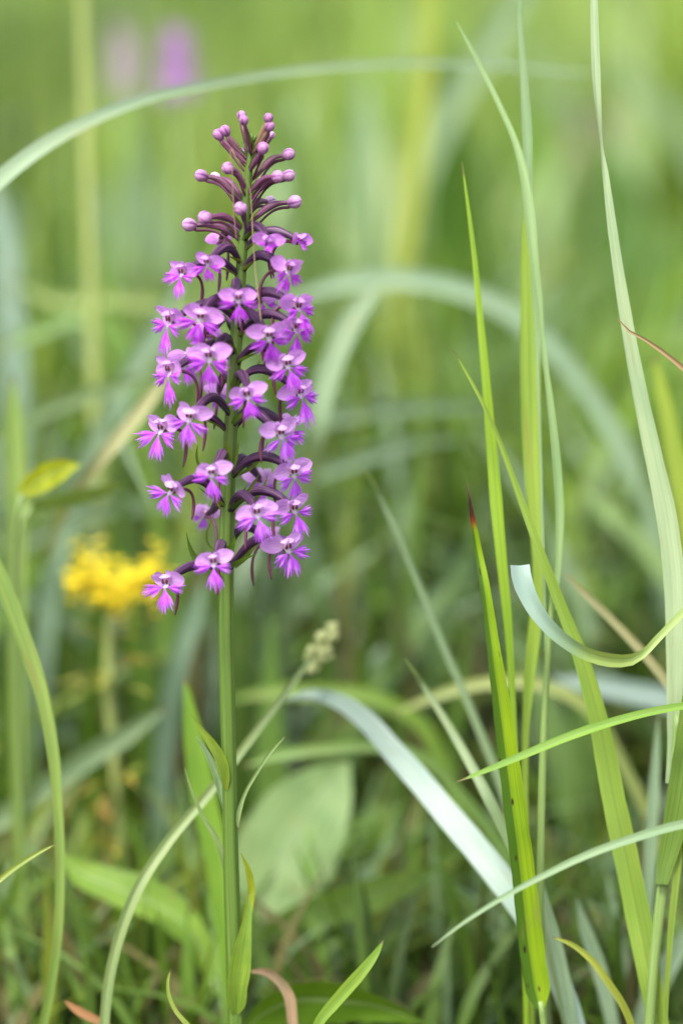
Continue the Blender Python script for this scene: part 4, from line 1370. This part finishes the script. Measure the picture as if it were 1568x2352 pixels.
# ------------------------------------------------------------------ meadow mass
def blade_mass(name, n, d_lo, d_hi, h_lo, h_hi, w_lo, w_hi, palette, label, seg=5, seed=1, lean=0.6, power=1.0, margin=0.25, wide=0.20, away=False, clump=0.35):
    r = np.random.default_rng(seed)
    u = r.random(n) ** power
    y = CAM.y + d_lo + (d_hi - d_lo) * u
    half = wide * (y - CAM.y) + margin
    x = (r.random(n) * 2 - 1) * half
    z = ground_z(x, y)
    h = r.uniform(h_lo, h_hi, n) * (0.75 + 0.5 * (np.sin(x * 5 + 2) * np.sin(y * 3.1) * 0.5 + 0.5))
    az = r.random(n) * 2 * np.pi
    ln = np.abs(r.normal(0, lean, n))
    ax, ay = np.cos(az), np.sin(az)
    if away:                                     # keep them from falling forward over the orchid foot
        ay = np.abs(ay)
    wd = r.uniform(w_lo, w_hi, n)
    pal = np.array(palette)
    c = pal[r.integers(0, len(pal), n)] * r.uniform(0.75, 1.25, (n, 1))
    cl = np.sin(x * 9.1 + 1.3 * y + seed) * np.sin(y * 3.7 - x * 2.2) + 0.6 * np.sin(x * 4.3 - y * 1.9 + 2 * seed)
    c = c * (1 + clump * cl)[:, None].clip(0.35, 1.7) * np.stack([1 + 0.06 * cl, 1 + 0 * cl, 1 - 0.15 * cl], axis=1).clip(0.5, 1.6)
    fa = r.random(n) * np.pi
    sx, sy = np.cos(fa), np.sin(fa)
    V = np.zeros((n, seg + 1, 2, 3))
    UVm = np.zeros((n, seg + 1, 2, 2))
    for i in range(seg + 1):
        t_ = i / seg
        out = ln * h * t_ ** 1.8
        zz = h * (t_ - 0.33 * np.clip(ln, 0, 1.3) * t_ ** 3)
        ww = wd * (1 - t_ ** 2.2) * (0.6 + 0.8 * min(t_ * 3, 1)) * 0.5 + 0.0001
        for j, s in ((0, -1), (1, 1)):
            V[:, i, j, 0] = x + ax * out + s * sx * ww
            V[:, i, j, 1] = y + ay * out + s * sy * ww
            V[:, i, j, 2] = z + zz - 0.003
            UVm[:, i, j] = (j, 1 - t_)
    nv = (seg + 1) * 2
    base = np.arange(n)[:, None] * nv
    q = []
    for i in range(seg):
        q.append(np.stack([base[:, 0] + i * 2, base[:, 0] + i * 2 + 1, base[:, 0] + i * 2 + 3, base[:, 0] + i * 2 + 2], axis=1))
    faces = np.concatenate(q).astype(np.int32)
    me = bpy.data.meshes.new(name)
    me.vertices.add(n * nv)
    me.vertices.foreach_set('co', V.reshape(-1))
    me.loops.add(len(faces) * 4)
    me.loops.foreach_set('vertex_index', faces.reshape(-1))
    me.polygons.add(len(faces))
    me.polygons.foreach_set('loop_start', np.arange(0, len(faces) * 4, 4, dtype=np.int32))
    me.polygons.foreach_set('loop_total', np.full(len(faces), 4, dtype=np.int32))
    uvl = me.uv_layers.new(name='UVMap')
    uvl.data.foreach_set('uv', UVm.reshape(-1, 2)[faces.reshape(-1)].astype(np.float32).ravel())
    ca = me.color_attributes.new('Col', 'FLOAT_COLOR', 'POINT')
    cc = np.ones((n, nv, 4), dtype=np.float32)
    cc[:, :, :3] = c[:, None, :]
    ca.data.foreach_set('color', cc.ravel())
    me.polygons.foreach_set('use_smooth', np.ones(len(faces), dtype=bool))
    me.update(calc_edges=True)
    me.validate()
    me.materials.append(M['mass'])
    o = bpy.data.objects.new(name, me)
    COL.objects.link(o)
    return tag(o, label, 'grass', kind='stuff')


PAL_LOW = [(0.08, 0.16, 0.015), (0.11, 0.21, 0.02), (0.15, 0.27, 0.05), (0.16, 0.21, 0.025), (0.2, 0.31, 0.17), (0.055, 0.11, 0.02), (0.14, 0.13, 0.05), (0.1, 0.19, 0.02)]
PAL_MID = [(0.15, 0.27, 0.03), (0.2, 0.32, 0.04), (0.18, 0.3, 0.11), (0.26, 0.33, 0.06), (0.28, 0.39, 0.26), (0.11, 0.2, 0.04)]
PAL_FAR = [(0.24, 0.38, 0.07), (0.28, 0.41, 0.09), (0.19, 0.32, 0.09), (0.33, 0.42, 0.16), (0.33, 0.45, 0.29), (0.22, 0.36, 0.04)]
PAL_WEED = [(0.24, 0.37, 0.015), (0.32, 0.44, 0.36), (0.10, 0.2, 0.05), (0.28, 0.40, 0.28), (0.07, 0.15, 0.03), (0.32, 0.38, 0.2)]
blade_mass('low_turf', 3200, 1.08, 1.32, 0.03, 0.085, 0.002, 0.006, PAL_LOW, 'short tangled turf on the soil behind the orchid foot', seg=6, seed=2, lean=1.0, margin=0.2, away=True)
blade_mass('undergrowth', 5500, 1.26, 1.85, 0.06, 0.17, 0.004, 0.014, PAL_LOW, 'low tangled undergrowth of grass and leaves beyond the orchid foot', seed=3, lean=0.9, margin=0.2, away=True)
blade_mass('arching_grass', 800, 1.27, 1.9, 0.14, 0.26, 0.004, 0.010, PAL_MID + [(0.28, 0.4, 0.28)] * 2, 'blurred arching grass tangle behind the orchid stem', seg=9, seed=11, lean=1.4, margin=0.15, away=True)
blade_mass('meadow_grass', 9000, 1.5, 2.8, 0.12, 0.30, 0.004, 0.012, PAL_MID, 'blurred middle meadow grass behind the orchid', seed=4, lean=0.8)
blade_mass('far_meadow', 60000, 2.4, 16.0, 0.22, 0.48, 0.006, 0.014, PAL_FAR, 'bright blurred far meadow filling the background', seed=5, lean=0.55, power=1.3, margin=0.4)
blade_mass('far_weeds', 1500, 1.9, 5.0, 0.15, 0.42, 0.03, 0.06, PAL_WEED, 'broad-leaved weeds blurred among the far meadow grass', seed=8, lean=1.0, margin=0.3, clump=0.5)
